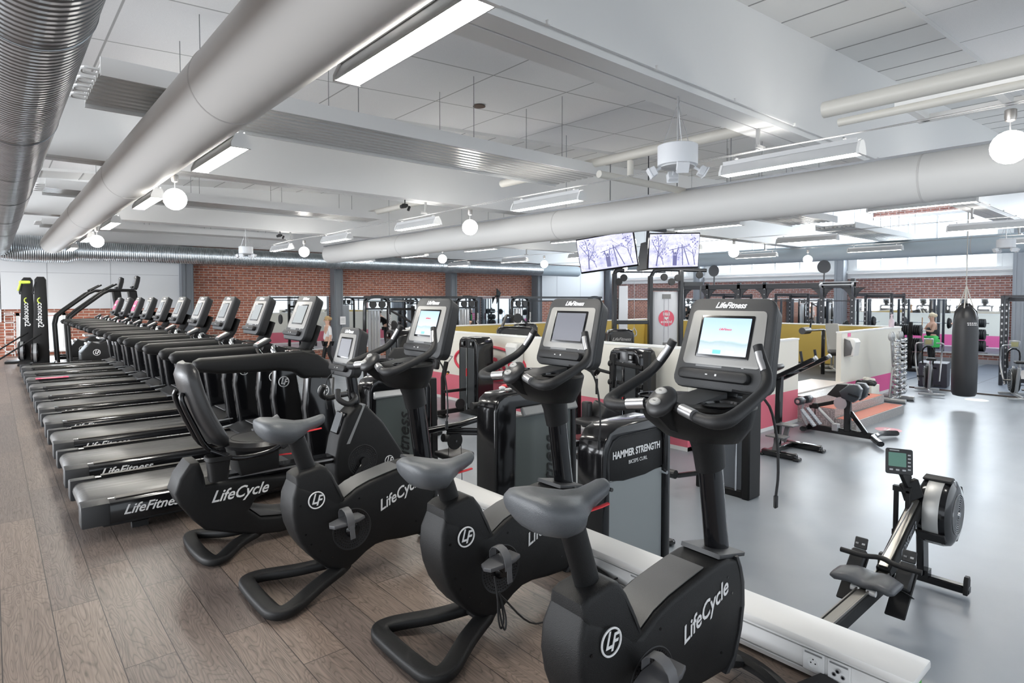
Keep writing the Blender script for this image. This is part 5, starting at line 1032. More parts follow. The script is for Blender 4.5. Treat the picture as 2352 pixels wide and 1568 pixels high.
# inside the enclosure
t = thing('incline_bench', (15.7, 6.1, E0), 'adjustable grey bench in front of the mustard wall', 'exercise bench', .5)
m = MB(); m.box((0, 0, .05), (1.1, .08, .06), b=.01); m.box((-.5, 0, .04), (.08, .5, .05), b=.01); m.box((.5, 0, .04), (.08, .5, .05), b=.01); m.beam((-.2, 0, .06), (-.2, 0, .4), .06, .08, .01); m.beam((.4, 0, .06), (.2, 0, .7), .05, .06, .01); ob('base_frame', m, STL, t)
ob('seat', pad(.34, .3, .09), RUB, t, loc=(-.3, 0, .46), rot=(0, -.15, 0)); ob('backrest', pad(.85, .3, .08), mat('grey_vinyl', (.3, .3, .29), .4), t, loc=(.2, 0, .78), rot=(0, -.95, 0))
t = thing('pulldown_bench', (14.0, 5.95, E0), 'black ankle roller sticking up behind the white half wall by the steps', 'exercise bench'); ob('roller', MB().cyl((-.42, 0, 1.05), (-.1, 0, 1.05), .075, 18), VIN, t); ob('frame_post', MB().box((.7, 0, .52), (.07, .07, 1.05), b=.01).cyl((-.1, 0, 1.05), (.7, 0, 1.04), .025, 10).tube([(-.02, 0, 1.05), (.0, 0, 1.12), (.02, 0, 1.25)], .02, 8), GLO, t)
def lowtower(loc, rz, label, cat='strength machine', txt=True, w=.62, h=1.05):
    t = thing('machine_tower', loc, label, cat, rz)
    ob('tower_frame', MB().prism([(-w / 2, 0), (-w / 2, h - .1), (-w / 2 + .05, h - .02), (-w / 2 + .14, h), (w / 2 - .14, h), (w / 2 - .05, h - .02), (w / 2, h - .1), (w / 2, 0)], 'y', 0, .25, bev=.04, seg=3), GLO, t, ang=50)
    ob('front_panel', MB().prism([(-w / 2 + .07, .02), (-w / 2 + .07, h - .13), (-w / 2 + .15, h - .06), (w / 2 - .15, h - .06), (w / 2 - .07, h - .13), (w / 2 - .07, .02)], 'y', -.012, 0, bev=.004), DGR, t)
    if txt: text('logo', 'LifeFitness', .1, frame((0, -.0135, h - .22), (1, 0, 0), (0, 0, 1)), mat('dim_print', (.4, .4, .4), .5), t, .45, .001)
    ob('seat', pad(.35, .35, .08), VIN, t, loc=(0, .75, .48)); ob('base_frame', MB().box((0, .5, .04), (.1, 1.1, .08), b=.01).box((0, .75, .24), (.08, .08, .42)), GLO, t)
    return t
lowtower((10.6, 8.6, E0), -.6, 'black machine tower with logo, inside the enclosure left of the cable tower', h=1.08)
lowtower((8.9, 10.2, E0), -.55, 'black machine tower rising behind the partition next to the farthest bike console', h=1.14, w=.85)
t2 = lowtower((10.15, 11.2, E0), -.2, 'gloss black machine top behind the partition, left of the middle bike console', txt=False, h=1.14)
m = MB(); m.beam((-1.0, -.3, .85), (-.6, 0, 1.35), .06, .06, .01); m.beam((-.6, 0, 1.35), (-.15, 0, 1.3), .06, .06, .01); m.beam((-.2, 0, 1.3), (.25, -.2, .8), .05, .05, .01); m.lathe([(.12, -.02), (.12, .02)], seg=20, X=frame((-.3, -.02, 1.28), (1, 0, 0), (0, 0, 1))); ob('lever_linkage', m, DGR, t2)
lowtower((11.7, 11.0, E0), -.4, 'low black machine top behind the grips of the middle bike', txt=False, h=1.12)
t = thing('cable_tower', (13.0, 9.6, E0), 'tall cable tower with a red round distance sign on its white shroud', 'strength machine', -.62)
m = MB()
for x, h in ((-.95, 2.42), (.0, 2.35), (.82, 2.5)): m.box((x, 0, h / 2), (.11, .14, h), b=.015)
m.tube(smooth([(-.95, 0, 2.35), (-.92, 0, 2.47), (-.8, 0, 2.5), (-.7, .0, 2.48)], 3), .06, 8); m.tube([(0, 0, 2.3), (.1, 0, 2.48), (.3, 0, 2.52), (1.5, 0, 2.5)], .05, 8); m.box((.4, 0, 2.0), (.9, .1, .07)); m.box((-.48, 0, 1.15), (.9, .09, .1), b=.01); m.box((-.2, 0, 2.45), (1.2, .04, .04)); m.box((0, .1, .05), (2.1, .5, .09), b=.02); m.box((1.15, 0, 2.15), (.5, .05, .1)); m.cyl((1.35, 0, 2.15), (1.35, 0, .4), .02, 8); ob('frame', m, mat('satin_black', (.02, .022, .026), .3), t)
sh = ob('weight_shroud', MB().prism([(.07, .02), (.25, -.04), (.58, -.04), (.75, .02), (.75, .1), (.07, .1)], 'z', .1, 1.95), mat('white_translucent_shroud', (.66, .68, .72), .25), t)
X = frame((.42, -.045, 1.25), (1, 0, 0), (0, 0, 1)); rs = ob('distance_sign', MB().lathe([(.21, 0), (.21, .004)], seg=36, X=X), mat('sign_red', (.72, .1, .16), .4), sh)
text('lettering', 'Håll', .12, X @ M.Translation((0, .11, .005)), WHT, rs, 0, .002); text('lettering', 'avstånd', .1, X @ M.Translation((0, -.09, .005)), WHT, rs, 0, .002)
ob('heart_symbol', MB().prism([(0, -.05), (.045, -.005), (.05, .02), (.035, .04), (.015, .038), (0, .02), (-.015, .038), (-.035, .04), (-.05, .02), (-.045, -.005)], 'z', .004, .007, X=X), WHT, rs)
ob('guide_rods', MB().cyl((.36, -.05, .3), (.36, -.05, 1.8), .008, 6).cyl((.48, -.05, .3), (.48, -.05, 1.8), .008, 6).box((.42, -.05, 1.82), (.22, .02, .12), mi=1).box((.42, -.05, .55), (.18, .02, .14), mi=1), (mat('pale_rod', (.55, .55, .6), .3), GREY), t)
m = MB()
for x, z in ((.35, 2.32), (.55, 2.2), (.72, 2.3), (1.3, 2.38), (-.72, 2.3), (-.85, 2.2)): m.lathe([(.09, -.03), (.095, 0), (.09, .03)], seg=20, X=frame((x, -.05, z), (1, 0, 0), (0, 0, 1)))
ob('pulley', m, DGR, t); ob('column_cover', MB().box((-.72, 0, 1.15), (.24, .06, 1.9), b=.01), SIL, t)
m = MB(); m.cyl((-.42, 0, 2.2), (-.42, 0, 1.0), .006, 6); m.tube([(-.42, 0, 1.0), (-.47, 0, .9), (-.45, 0, .8), (-.37, 0, .8), (-.36, 0, .9), (-.42, 0, 1.0)], .014, 8, n=2); ob('cable_handle', m, STL, t)
t = thing('stick_bin', (12.6, 10.9, E0), 'black bin of wooden sticks in the mustard corner', 'bin'); ob('bin_body', MB().box((0, 0, .55), (.35, .3, .5), b=.02).box((0, 0, .15), (.3, .25, .3)), BLK, t)
for i in range(3): ob('wooden_stick', MB().cyl((-.1 + .08 * i, 0, .5), (-.02 + .1 * i, .05, 1.55), .013, 8), mat('stick_wood', (.4, .22, .1), .5), loc=(12.6, 10.9, E0), label='thin wooden stick standing in the black bin, ' + ('left', 'middle', 'right')[i] + ' one', cat='stick', group='wooden sticks in the bin')
# ---------------------------------------------------------------- black rig beyond the mustard wall
t = thing('training_rig', (19.5, 0, G + .024), 'long black steel training rig beyond the mustard wall with round targets on top', 'rig')
ys = [7.07, 7.95, 9.78, 10.7, 11.9, 12.9]
m = MB(); m.box((0, 10.0, 2.62), (.1, 5.9, .16), b=.008); m.box((.0, 10.2, 2.15), (.03, 6.2, .03)); m.box((0, 7.07, 2.7), (.1, .12, .24)); ob('top_beam', m, mat('rig_black', (.022, .025, .032), .4), t)
for y in ys:
    m = MB(); m.box((0, y, 1.38), (.1, .12, 2.75), b=.006)
    for i in range(14): m.box((-.052, y, .2 + i * .18), (.004, .03, .03), mi=1)
    for s in (-1, 1): m.prism([(y + s * .05, 2.25), (y + s * .09, 2.25), (y + s * .14, 2.38), (y + s * .24, 2.48), (y + s * .36, 2.55), (y + s * .05, 2.55)], 'x', -.02, .02)
    ob('post', m, (MAT['rig_black'], STL), t)
m = MB()
for y in (7.07, 7.95): m.beam((0, y, 2.68), (-.9, y - .3, 2.62), .05, .06, .004); m.beam((0, y, 2.3), (-.75, y - .25, 2.58), .05, .05, .004)
m.cyl((-.85, 6.75, 2.62), (-.85, 7.7, 2.62), .022, 8); m.cyl((-.1, 6.9, 2.72), (-.1, 8.0, 2.72), .02, 8); ob('pull_up_bar', m, STL, t)
for y in (7.9, 11.65): ob('wall_ball_target', MB().lathe([(.2, -.012), (.2, .012)], seg=32, X=frame((-.03, y, 3.2), (0, -1, 0), (0, 0, 1))).box((0, y, 2.9), (.03, .04, .5)), mat('target_grey', (.07, .075, .085), .5), t)
# power racks and plates in front of the window wall mirror
def rack(name, loc, label, w=1.2, d=1.2, h=2.4, bar=True, rz=0):
    t = thing(name, loc, label, 'rack', rz)
    for x in (0, d):
        for y in (-w / 2, w / 2):
            m = MB(); m.box((x, y, h / 2), (.08, .08, h), b=.006)
            for i in range(12): m.box((x - .042, y, .3 + i * .16), (.004, .03, .05), mi=1)
            ob('post', m, (MAT['rig_black'], STL), t)
    m = MB(); m.box((d / 2, -w / 2, h - .06), (d, .07, .07)); m.box((d / 2, w / 2, h - .06), (d, .07, .07)); m.box((0, 0, h - .02), (.05, w, .05)); m.box((d, 0, h - .1), (.05, w, .1)); m.box((d, 0, .1), (.06, w, .1)); ob('cross_member', m, MAT['rig_black'], t)
    return t
def barbell(loc, rz, label, n=2, L=2.0, grp='barbells on the racks'):
    t = thing('barbell', loc, label, 'barbell', rz, grp); ob('bar', MB().cyl((0, -L / 2, 0), (0, L / 2, 0), .018, 10), CHR, t)
    for s in (-1, 1):
        for k in range(n): ob('weight_plate', MB().lathe([(.21 - .03 * k, -.018), (.22 - .03 * k, 0), (.21 - .03 * k, .018)], seg=24, X=frame((0, s * (L / 2 - .25 + .05 * k), 0), (1, 0, 0), (0, 0, 1))), RUB, t)
    return t
FZ = G + .024
rack('power_rack', (22.6, 7.6, FZ), 'black squat rack in front of the mirror beside the poster column'); barbell((22.5, 7.6, .62), 0, 'long barbell racked on the squat rack beside the poster column')
rack('power_rack', (22.6, 10.3, FZ), 'black squat rack behind the big rig, left of the poster column'); barbell((22.5, 10.3, .62), 0, 'barbell racked on the squat rack left of the poster column')
rack('power_rack', (21.8, 12.7, FZ), 'far squat rack behind the cable tower'); rack('half_rack', (19.6, 2.5, FZ), 'wide black half rack behind the punching bag at the right edge', w=2.1, d=.5, h=2.3)
t = thing('plate_tree', (21.6, 6.15, FZ), 'black weight plate tree behind the jump box', 'rack')
m = MB(); m.box((0, 0, .75), (.1, .1, 1.5), b=.01); m.box((0, 0, .04), (.8, .6, .06), b=.01)
for z in (.35, .8, 1.25): m.cyl((0, -.4, z), (0, .4, z), .022, 8, 1)
ob('stand', m, (BLK, CHR), t)
PD = None
for i, (z, r) in enumerate(((.35, .225), (.8, .21), (1.25, .17))):
    for s in (-1, 1):
        for k in range(4):
            nm = ('lowest', 'middle', 'upper')[i] + ' peg, ' + ('right' if s < 0 else 'left') + ' side, ' + ('innermost', 'second', 'third', 'outermost')[k]
            o = ob('weight_plate', MB().lathe([(.04, -.018), (r - .01, -.02), (r, -.015), (r, .015), (r - .01, .02), (.04, .018)], seg=22, X=frame((0, 0, 0), (1, 0, 0), (0, 0, 1))), RUB, loc=(21.6, 6.15 + s * (.1 + k * .055), FZ + z - .2 + .2), label='black plate on the plate tree: ' + nm, cat='weight plate', group='plates on the plate tree')
# ---------------------------------------------------------------- cable machines along the back wall
def crossover(x0, x1, y, label, h=2.28):
    t = thing('cable_crossover', (x0, y, G), label, 'strength machine'); w = x1 - x0
    m = MB(); m.box((w / 2, 0, h), (w, .1, .07)); m.cyl((0, -.05, h - .12), (w, -.05, h - .12), .02, 8); 
    ob('top_beam', m, MAT['satin_black'], t)
    for x, s in ((0, 1), (w - .75, 1)):
        m = MB(); m.tube(smooth([(x, 0, 0), (x, 0, h - .35), (x + .05, 0, h - .1), (x + .2, 0, h), (x + .55, 0, h), (x + .7, 0, h - .1), (x + .75, 0, h - .35), (x + .75, 0, 0)], 4), .05, 8); m.box((x + .37, 0, h - .32), (.7, .05, .05)); ob('tower_arch', m, GLO, t)
        ob('weight_shroud', MB().box((x + .3, .03, 1.05), (.36, .05, 1.75), b=.01), mat('pale_shroud', (.42, .44, .46), .3), t); m = MB()
        for q in (.2, .3, .4): m.cyl((x + q, -.02, .15), (x + q, -.02, 1.9), .01, 6)
        ob('guide_rod', m, CHR, t); text('logo', 'LifeFitness', .12, frame((x + .75, -.055, h - .75), (0, 0, 1), (-1, 0, 0)), WHT, t, .45, .001)
        m = MB()
        for q in (.22, .5): m.lathe([(.1, -.03), (.1, .03)], seg=20, X=frame((x + q, -.06, h - .2), (1, 0, 0), (0, 0, 1)))
        ob('pulley', m, DGR, t)
    return t
crossover(7.75, 11.6, 15.2, 'wide cable crossover in front of the back wall mirrors, behind the farthest bike console'); crossover(12.9, 17.3, 15.0, 'second cable crossover, farther right, in front of the white wall panel')
t = thing('multi_press_machine', (9.6, 17.2, G), 'dark plate-loaded press machine between the cable crossover and the mirror', 'strength machine'); m = MB()
for x in (0, .9): m.box((x, 0, 1.0), (.09, .09, 2.0)); m.beam((x, 0, 1.9), (x + .3, -.9, 1.5), .06, .06, .01); m.box((x, -.3, .05), (.1, 1.2, .08))
m.box((.45, 0, 1.9), (.9, .08, .08)); ob('frame', m, BLK, t); ob('backrest', pad(.35, .1, .7), VIN, t, loc=(.45, -.3, .9)); ob('seat', pad(.4, .4, .09), VIN, t, loc=(.45, -.55, .5))
for s in (-.15, 1.05): ob('weight_plate', MB().lathe([(.2, -.03), (.22, 0), (.2, .03)], seg=24, X=frame((s, -.6, 1.35), (0, 1, 0), (0, 0, 1))), RUB, t)
t = thing('mesh_back_machine', (5.3, 8.9, G), 'machine with a black mesh backrest between the recumbent and farthest upright bike', 'strength machine'); m = MB(); m.prism([(-.3, .9), (-.32, 1.3), (-.22, 1.42), (.22, 1.42), (.32, 1.3), (.3, .9), (.2, .8), (-.2, .8)], 'y', 0, .09, bev=.03); ob('backrest', m, mat('black_mesh', (.03, .03, .03), .8, bump=1, bscale=90), t); ob('seat', pad(.45, .4, .09), VIN, t, loc=(0, -.3, .5)); ob('base_frame', MB().box((0, 0, .5), (.12, .12, 1.0)).box((0, -.2, .05), (.6, .9, .09), b=.02).box((.4, .2, .75), (.1, .1, 1.5), b=.01), GLO, t)
# wall brackets, ladder pieces
ob('wall_bracket', MB().prism([(0, 0), (0, .7), (.25, .5)], 'y', -.02, .02).box((.05, 0, .35), (.08, .3, .06)), RUB, loc=(17.4, YB - .2, 1.35), label='black triangular bracket on the brick beside the last grey column', cat='bracket')
m = MB(); m.box((-1.0, YB - .03, .6), (.1, .06, .1), b=.01); 
o = ob('wall_outlet_box', MB().box((.02, YB - .03, .55), (.12, .06, .12), b=.01).box((.02, YB - .02, .9), (.03, .02, .6)).tube([(.04, YB - .04, .48), (.15, YB - .05, .3), (.3, YB - .05, .15), (.42, YB - .05, .05)], .008, 6), WPA, label='white outlet box and cord on the brick at the far left', cat='outlet')
# ---------------------------------------------------------------- ski ergs and stair climbers at the far end
def ski(loc, rz, label):
    t = thing('ski_machine', loc, label, 'ski machine', rz, 'standing ski machines')
    ob('column', MB().prism([(-.17, .05), (-.1, 2.05), (-.05, 2.12), (.08, 2.12), (.12, 2.05), (.15, .05)], 'y', -.1, .1, bev=.02), BLK, t)
    l = ob('side_badge', MB().tube([(.045 * math.cos(a), -.103, 1.55 + .06 * math.sin(a)) for a in [PI / 2 + PI * k / 8 for k in range(9)]], .014, 5), mat('lime_print', (.6, .75, .1), .5), t)
    text('lettering', 'concept2', .16, frame((0, -.102, 1.2), (0, 0, -1), (1, 0, 0)), WHT, t, 0, .002)
    ob('fan_housing', MB().lathe([(.2, -.08), (.24, -.05), (.24, .05), (.2, .08)], seg=24, X=frame((-.12, -.02, .3), (0, 1, 0), (0, 0, 1))), GLO, t)
    ob('fan_mesh', MB().lathe([(.243, -.03), (.243, .03)], seg=24, X=frame((-.12, -.02, .3), (0, 1, 0), (0, 0, 1))), STL, t)
    ob('base_plate', MB().box((-.1, 0, .03), (.7, .5, .05), b=.01), BLK, t)
    m = MB()
    for s in (-1, 1): m.tube([(-.08, s * .12, 2.0), (-.14, s * .13, 1.75), (-.13, s * .12, 1.7)], .01, 6)
    ob('pull_handle', m, RUB, t); ob('support_rail', MB().cyl((-.95, -.12, .05), (0, -.1, .75), .02, 8).cyl((-.95, .12, .05), (0, .1, .75), .02, 8), BLK, t); return t
ski((.9, 18.5, 0), -.1, 'nearer black ski machine with lime lettering beside the far window'); o = ski((.68, 19.4, 0), -.1, 'farther black ski machine with a green strap on its top')
ob('green_strap', MB().box((0, 0, 0), (.22, .26, .08), b=.02).box((-.1, 0, -.12), (.06, .2, .2), (0, .3, 0), b=.02), mat('lime_print', (.6, .75, .1)), loc=(.64, 19.4, 2.0), label='lime green strap hung over the top of the farther ski machine', cat='strap')
def climber(loc, label):
    t = thing('stair_climber', loc, label, 'stair climber', 0, 'stair climbers beside the treadmills')
    ob('body', MB().prism([(0, .05), (1.3, .05), (1.35, .9), (1.2, 1.0), (.9, .75), (.35, .5), (.2, .55), (0, .3)], 'y', -.35, .35, bev=.04), BLK, t); ring_logo('round_logo', t, frame((.3, -.355, .3), (1, 0, 0), (0, 0, 1)), .07); text('logo', 'LifeFitness', .1, frame((.9, -.353, .62), (.9, 0, .4), (-.4, 0, .9)), WHT, t, .45, .001)
    m = MB()
    for i in range(3): m.box((.25 + i * .25, 0, .5 + i * .13), (.28, .5, .05), b=.01)
    ob('stair_step', m, STL, t)
    m = MB()
    for s in (-1, 1): m.tube([(-.2, s * .38, .0), (-.24, s * .38, .95), (-.2, s * .38, 1.15), (-.05, s * .38, 1.3), (.45, s * .38, 1.72), (.6, s * .37, 1.8), (1.1, s * .33, 1.8)], .033, 10); m.beam((-.2, s * .36, .1), (.1, s * .36, .1), .06, .08, .01); m.tube([(.5, s * .3, 1.8), (.75, s * .25, 1.95)], .02, 8)
    ob('handrail', m, BLK, t); ob('console_post', MB().beam((1.2, 0, .9), (1.1, 0, 1.8), .18, .2, .03), BLK, t); console(t, frame((1.15, 0, 2.0), (0, -1, 0), (.25, 0, .97)), .36, .4, .36, SCRO); return t
climber((1.6, 17.9, 0), 'nearer stair climber with long handrails past the farthest treadmill'); climber((1.45, 19.3, 0), 'farther stair climber next to the back wall')
# ---------------------------------------------------------------- televisions
def tv_scene(o, w, h):
    "dark tree, bushes, a figure hanging from a bar: shapes on the television picture"
    rnd = random.Random(3); m = MB(); fo = MB()
    def br(x, y, a, l, t_, d):
        x2 = x + l * math.cos(a); y2 = y + l * math.sin(a)
        if not (-w * .47 < x2 < w * .47 and -h * .4 < y2 < h * .46): return
        nx, ny = -math.sin(a) * t_ / 2, math.cos(a) * t_ / 2; z = .0052
        m.add([(x + nx, y + ny, z), (x - nx, y - ny, z), (x2 - nx * .6, y2 - ny * .6, z), (x2 + nx * .6, y2 + ny * .6, z)], [(0, 1, 2, 3)])
        if d > 0:
            for k in range(3): br(x + (x2 - x) * (.45 + .27 * k), y + (y2 - y) * (.45 + .27 * k), a + rnd.uniform(-.9, .9), l * rnd.uniform(.55, .75), t_ * .55, d - 1)
    br(-w * .34, -h * .4, 1.45, h * .5, .03, 4); br(-w * .2, -h * .38, 1.9, h * .3, .014, 3); br(w * .42, -h * .4, 1.8, h * .45, .02, 4)
    for i in range(150):
        cx = rnd.choice((-w * .32, -w * .2, w * .38, w * .05)) + rnd.gauss(0, w * .06); cy = (h * .22 if abs(cx) > w * .25 else -h * .05) + rnd.gauss(0, h * .12)
        if -w * .46 < cx < w * .46 and -h * .38 < cy < h * .44: r = rnd.uniform(.006, .018); fo.add([(cx + r * math.cos(a) * rnd.uniform(.6, 1.2), cy + r * math.sin(a), .0054) for a in (0, 1.2, 2.4, 3.7, 5)], [(0, 1, 2, 3, 4)])
    ob('picture_tree', m, mat('tv_dark_violet', (.07, .07, .16), .4, emit=.8), o); ob('picture_leaves', fo, mat('tv_violet', (.13, .13, .28), .4, emit=.8), o, kind='stuff')
    f = MB(); z = .0058
    def q(a, b_, t_): 
        d = V((b_[0] - a[0], b_[1] - a[1])).normalized() * t_ / 2; f.add([(a[0] - d.y, a[1] + d.x, z), (a[0] + d.y, a[1] - d.x, z), (b_[0] + d.y, b_[1] - d.x, z), (b_[0] - d.y, b_[1] + d.x, z)], [(0, 1, 2, 3)])
    q((.02, -h * .4), (.02, -h * .12), .09); q((.0, -h * .14), (-.04, h * .06), .022); q((.04, -h * .14), (.08, h * .06), .022); q((-.12, h * .02), (.3, h * .14), .012); q((.2, -h * .4), (.16, h * .18), .02); q((.34, -h * .4), (.2, h * .1), .02)
    f.add([(.02 + .022 * math.cos(a), -h * .06 + .03 * math.sin(a), z) for a in [PI * k / 5 for k in range(10)]], [tuple(range(10))]); ob('picture_figure', f, MAT['tv_dark_violet'], o)
def tv(c, face, up, w, h, label):
    X = frame(c, V(up).cross(V(face)), up); t = thing('television', c, label, 'television', group='televisions hung beyond the duct'); X.translation = V((0, 0, 0))
    o = ob('casing', MB().prism(rrect(w, h, .012), 'z', -.05, 0, bev=.006), GLO, t); o.matrix_local = X
    ob('picture', MB().box((0, .008, .002), (w - .035, h - .06, .004)), SCTV, o)
    ob('wall_arm', MB().box((0, h * .15, -.09), (.3, .12, .08)), RUB, t).matrix_local = X
    tv_scene(o, w, h)
    ob('ceiling_rod', MB().cyl((.25, .12, .1), (.25, .12, cz(c[0] + .25) - c[2]), .011, 8).box((.15, .08, .12), (.3, .2, .06)), GREY, t)
    return t
tv((9.2, 7.85, 2.5), (-.95, -.32, -.2), (-.2, .05, 1), 1.22, .7, 'television with a blue-grey tree picture nearest the middle duct')
tv((10.1, 6.9, 2.52), (-.4, -.9, -.18), (-.1, -.12, 1), 1.12, .7, 'second television with the same tree picture, farther right')
m = MB(); m.box((.45, .1, -.02), (.06, .9, .6), (0, .15, -.6), b=.01); m.box((.35, .0, .52), (1.2, .06, .06)); m.box((.35, .0, .52), (.06, 1.3, .06)); m.cyl((.35, 0, .5), (.35, 0, 1.99), .011, 8); m.cyl((.4, .06, .2), (.35, 0, .5), .03, 8)
ob('television_mount', m, mat('mount_black', (.03, .034, .042), .4), loc=(9.85, 7.6, 2.5), label='dark television backs and ceiling mount between the two screens', cat='mount')
# ---------------------------------------------------------------- people (one skinned surface each)
def person(loc, rz, h, P, skinm, clothes, hair, label, hold=None):
    t = thing('person', loc, label, 'person', rz); k = h / 1.75
    J = {n: V(p) * k for n, p in P.items()}
    E_ = [('pelvis', 'waist'), ('waist', 'chest'), ('chest', 'neck'), ('neck', 'head0'), ('head0', 'head1')]
    for s in 'LR': E_ += [('pelvis', 'hip' + s), ('hip' + s, 'knee' + s), ('knee' + s, 'ankle' + s), ('ankle' + s, 'toe' + s), ('chest', 'sh' + s), ('sh' + s, 'el' + s), ('el' + s, 'wr' + s), ('wr' + s, 'hand' + s)]
    R = dict(pelvis=.13, waist=.115, chest=.135, neck=.055, head0=.075, head1=.085); 
    for s in 'LR': R.update({'hip' + s: .09, 'knee' + s: .06, 'ankle' + s: .04, 'toe' + s: .035, 'sh' + s: .055, 'el' + s: .042, 'wr' + s: .028, 'hand' + s: .035})
    def skin(name, keys, edges, g, mt, sub=2):
        ks = [n for n in keys]; me = bpy.data.meshes.new(name); me.from_pydata([J[n] for n in ks], [(ks.index(a), ks.index(b_)) for a, b_ in edges], [])
        o = bpy.data.objects.new(name, me); C.objects.link(o); o.parent = t
        sk = o.modifiers.new('skin', 'SKIN'); me.skin_vertices.new() if not me.skin_vertices else None
        for i, n in enumerate(ks): me.skin_vertices[0].data[i].radius = (R[n] * k * g * (1.15 if n in ('pelvis', 'chest', 'waist') else 1), R[n] * k * g * (.75 if n in ('pelvis', 'chest', 'waist') else 1))
        me.skin_vertices[0].data[0].use_root = True
        su = o.modifiers.new('subdivision', 'SUBSURF'); su.levels = sub; su.render_levels = sub; me.materials.append(mt)
        dg = bpy.context.evaluated_depsgraph_get(); nm = bpy.data.meshes.new_from_object(o.evaluated_get(dg)); o.modifiers.clear(); o.data = nm; nm.shade_smooth(); return o
    body = skin('body', list(R), E_, 1, skinm)
    for nm, keys, edges, g, mt in clothes: skin(nm, keys, edges, g, mt)
    hd = J['head1']; ob('hair', MB().ball(tuple(hd + V((-.015, 0, .035)) * k), (.1 * k, .09 * k, .095 * k), 14).ball(tuple(hd + V((-.11, 0, .03 if hair[1] else 0)) * k), (.05 * k * hair[1] + .01, .045 * k * hair[1] + .01, .05 * k * hair[1] + .01), 10), hair[0], t)
    for s in (-1, 1): ob('eye', MB().ball(tuple(hd + V((.085, s * .03, .0)) * k), .01 * k, 6), RUB, t); ob('ear', MB().ball(tuple(hd + V((0, s * .085, -.01)) * k), (.02 * k, .012 * k, .03 * k), 8), skinm, t)
    ob('nose', MB().ball(tuple(hd + V((.1, 0, -.02)) * k), (.016 * k, .012 * k, .025 * k), 8), skinm, t); ob('mouth', MB().ball(tuple(hd + V((.09, 0, -.055)) * k), (.008 * k, .025 * k, .008 * k), 8), mat('lip', (.5, .18, .16), .5), t)
    for s in 'LR':
        w = J['hand' + s]; d = (w - J['wr' + s]).normalized(); q = d.orthogonal().normalized(); 
        for i in range(4): a = w + q * (.012 * (i - 1.5)) * k; e = a + d * (.055 - .006 * abs(i - 1)) * k + V((.02, 0, 0)) * k; ob('finger', MB().tube([a, (a + e) / 2, e + V((.008, 0, -.006)) * k], .0085 * k, 6), skinm, t)
        ob('thumb', MB().tube([w - q * .025 * k, w - q * .045 * k + d * .03 * k], .0095 * k, 6), skinm, t)
    return t, J
SK = mat('skin', (.62, .38, .28), .5)
base = dict(pelvis=(0, 0, .95), waist=(0, 0, 1.1), chest=(0, 0, 1.32), neck=(0, 0, 1.47), head0=(.02, 0, 1.56), head1=(.02, 0, 1.64))
def limbs(**k):
    d = dict(base)
    for s, g in (('L', 1), ('R', -1)): d.update({'hip' + s: (0, g * .1, .86), 'knee' + s: (.02, g * .11, .48), 'ankle' + s: (-.02, g * .11, .08), 'toe' + s: (.12, g * .12, .04), 'sh' + s: (0, g * .19, 1.4), 'el' + s: (-.03, g * .24, 1.12), 'wr' + s: (.04, g * .25, .88), 'hand' + s: (.06, g * .25, .8)})
    d.update(k); return d
TR = [('legs', 1.22)]
def leggings(mt, g=1.12, lo='ankle'): return ('leggings', ['pelvis'] + [a + s for s in 'LR' for a in ('hip', 'knee', 'ankle')], [('pelvis', 'hipL'), ('hipL', 'kneeL'), ('kneeL', 'ankleL'), ('pelvis', 'hipR'), ('hipR', 'kneeR'), ('kneeR', 'ankleR')], g, mt)
def shirt(mt, g=1.14, sl=True): return ('shirt', ['pelvis', 'waist', 'chest'] + (['shL', 'shR', 'elL', 'elR'] if sl else []), [('pelvis', 'waist'), ('waist', 'chest')] + ([('chest', 'shL'), ('chest', 'shR'), ('shL', 'elL'), ('shR', 'elR')] if sl else []), g, mt)
def shoes(mt): return ('shoes', ['ankleL', 'toeL', ], [('ankleL', 'toeL')], 1.3, mt)
person((8.05, 18.3, G), PI * .95, 1.68, limbs(ankleL=(-.2, .1, .1), toeL=(-.1, .11, .05), kneeL=(-.02, .11, .5), kneeR=(.1, -.11, .5), ankleR=(.15, -.1, .08), toeR=(.27, -.1, .04)), SK, [shirt(mat('white_cotton', (.75, .75, .76), .8), 1.2), leggings(RUB)], (mat('blonde_hair', (.45, .3, .14), .6), .9), 'blonde person in white t-shirt and dark leggings walking in front of the back mirror')
g, J = person((23.6, 6.1, FZ), PI * .72, 1.74, limbs(elR=(.12, -.26, 1.15), wrR=(.3, -.2, 1.25), handR=(.36, -.18, 1.28), elL=(.12, .26, 1.14), wrL=(.3, .16, 1.18), handL=(.36, .12, 1.2)), SK, [('tank_top', ['pelvis', 'waist', 'chest'], [('pelvis', 'waist'), ('waist', 'chest')], 1.4, RUB), leggings(RUB), ], (mat('pale_blonde_hair', (.7, .6, .42), .6), 1), 'person in black tank top with a green jacket tied round the waist, holding a stick')
gm = MB(); rr = []
for z, w in ((1.0, .14), (.95, .2), (.85, .24), (.7, .25), (.62, .23)): rr.append([(w * .85 * math.cos(a) * (1 + .08 * math.sin(5 * a)), w * math.sin(a), z) for a in [2 * PI * k_ / 22 for k_ in range(22)]])
gm.loft(rr); gm.ball((.2, .02, .95), (.06, .07, .05), 8); ob('tied_jacket', gm, mat('bright_green_cloth', (.06, .55, .12), .7), g)
ob('wooden_stick', MB().cyl((-.02, 0, -1.2), (.03, 0, .32), .014, 8), MAT['stick_wood'], loc=(23.32, 6.32, .65), rot=(0, 0, 0), label='tan wooden stick held upright by the person in green', cat='stick')
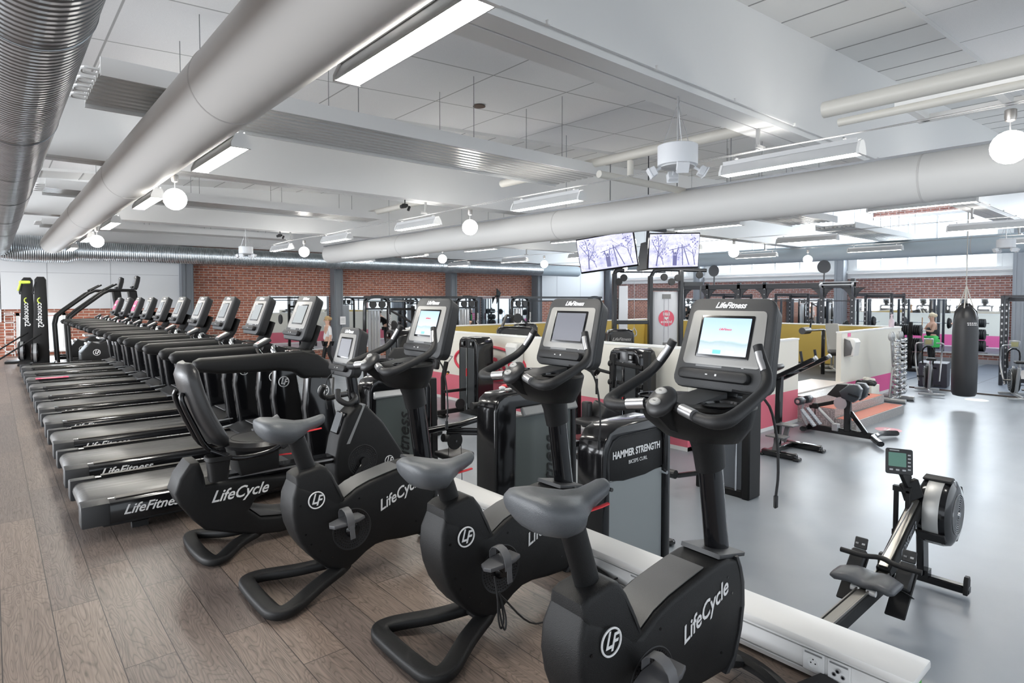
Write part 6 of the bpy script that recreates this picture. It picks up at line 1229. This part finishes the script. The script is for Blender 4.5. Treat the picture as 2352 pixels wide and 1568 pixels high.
person((13.6, 18.3, G), -PI * .8, 1.8, limbs(chest=(.16, 0, 1.26), neck=(.24, 0, 1.4), head0=(.28, 0, 1.48), head1=(.31, 0, 1.55), shL=(.18, .2, 1.34), shR=(.18, -.2, 1.34), elL=(.3, .25, 1.1), elR=(.3, -.25, 1.1), wrL=(.45, .15, 1.05), wrR=(.45, -.15, 1.05), handL=(.52, .13, 1.06), handR=(.52, -.13, 1.06)), SK, [shirt(mat('black_cotton', (.015, .015, .016), .8), 1.25), leggings(RUB)], (mat('dark_hair', (.03, .02, .015), .6), 0.1), 'dark-haired person in black t-shirt bending forward beyond the partition')
# ---------------------------------------------------------------- pieces that are separate things become separate parts
def islands(me):
    n = len(me.vertices); p = list(range(n))
    def f(i):
        while p[i] != i: p[i] = p[p[i]]; i = p[i]
        return i
    for e in me.edges:
        a, b_ = f(e.vertices[0]), f(e.vertices[1])
        if a != b_: p[a] = b_
    g = {}
    for q in me.polygons: g.setdefault(f(q.vertices[0]), []).append(q.index)
    return list(g.values())
SPL = {}
def pieces(me):
    if me.name in SPL: return SPL[me.name]
    out = []
    for fs in islands(me):
        idx = {}; vs = []; F = []; mi = []
        for q in fs:
            P_ = me.polygons[q]; row = []
            for v in P_.vertices:
                if v not in idx: idx[v] = len(vs); vs.append(me.vertices[v].co[:])
                row.append(idx[v])
            F.append(row); mi.append(P_.material_index)
        m = MB(); m.v = vs; m.f = F; m.m = mi; out.append(m.mesh(me.name, list(me.materials)))
    SPL[me.name] = out; return out
NAMES = {'hanger_wire', 'pipe_return', 'heart_rate_sensor', 'end_cap', 'housing_bracket', 'bolt', 'pulley', 'guide_rod', 'side_handle', 'transport_wheel', 'seat_roller', 'foot_peg', 'moving_handlebar', 'handle', 'cable_handle', 'front_cover', 'placard', 'screw_holes', 'hub_badge', 'joint_band', 'stair_step', 'handrail', 'pull_handle', 'lever_arm', 'cradle', 'heads', 'support_rail', 'hand_grip', 'connectors', 'screen_buttons', 'button_row', 'strap_slot', 'guide_rods', 'piping', 'cable', 'cup_holder', 'printed_icons', 'sticker_print', 'cage_wire', 'vent_rings', 'wall_bracket', 'strap', 'adjustment_pin', 'handlebar', 'heart_rate_bar'}
for o in list(bpy.data.objects):
    b_ = o.name.split('.')[0]
    if o.type == 'MESH' and o.parent and b_ in NAMES and 'kind' not in o:
        ps = pieces(o.data)
        if 1 < len(ps) <= 24 and not kids(o):
            for q in ps[1:]:
                d = o.copy(); d.data = q; C.objects.link(d)
            o.data = ps[0]
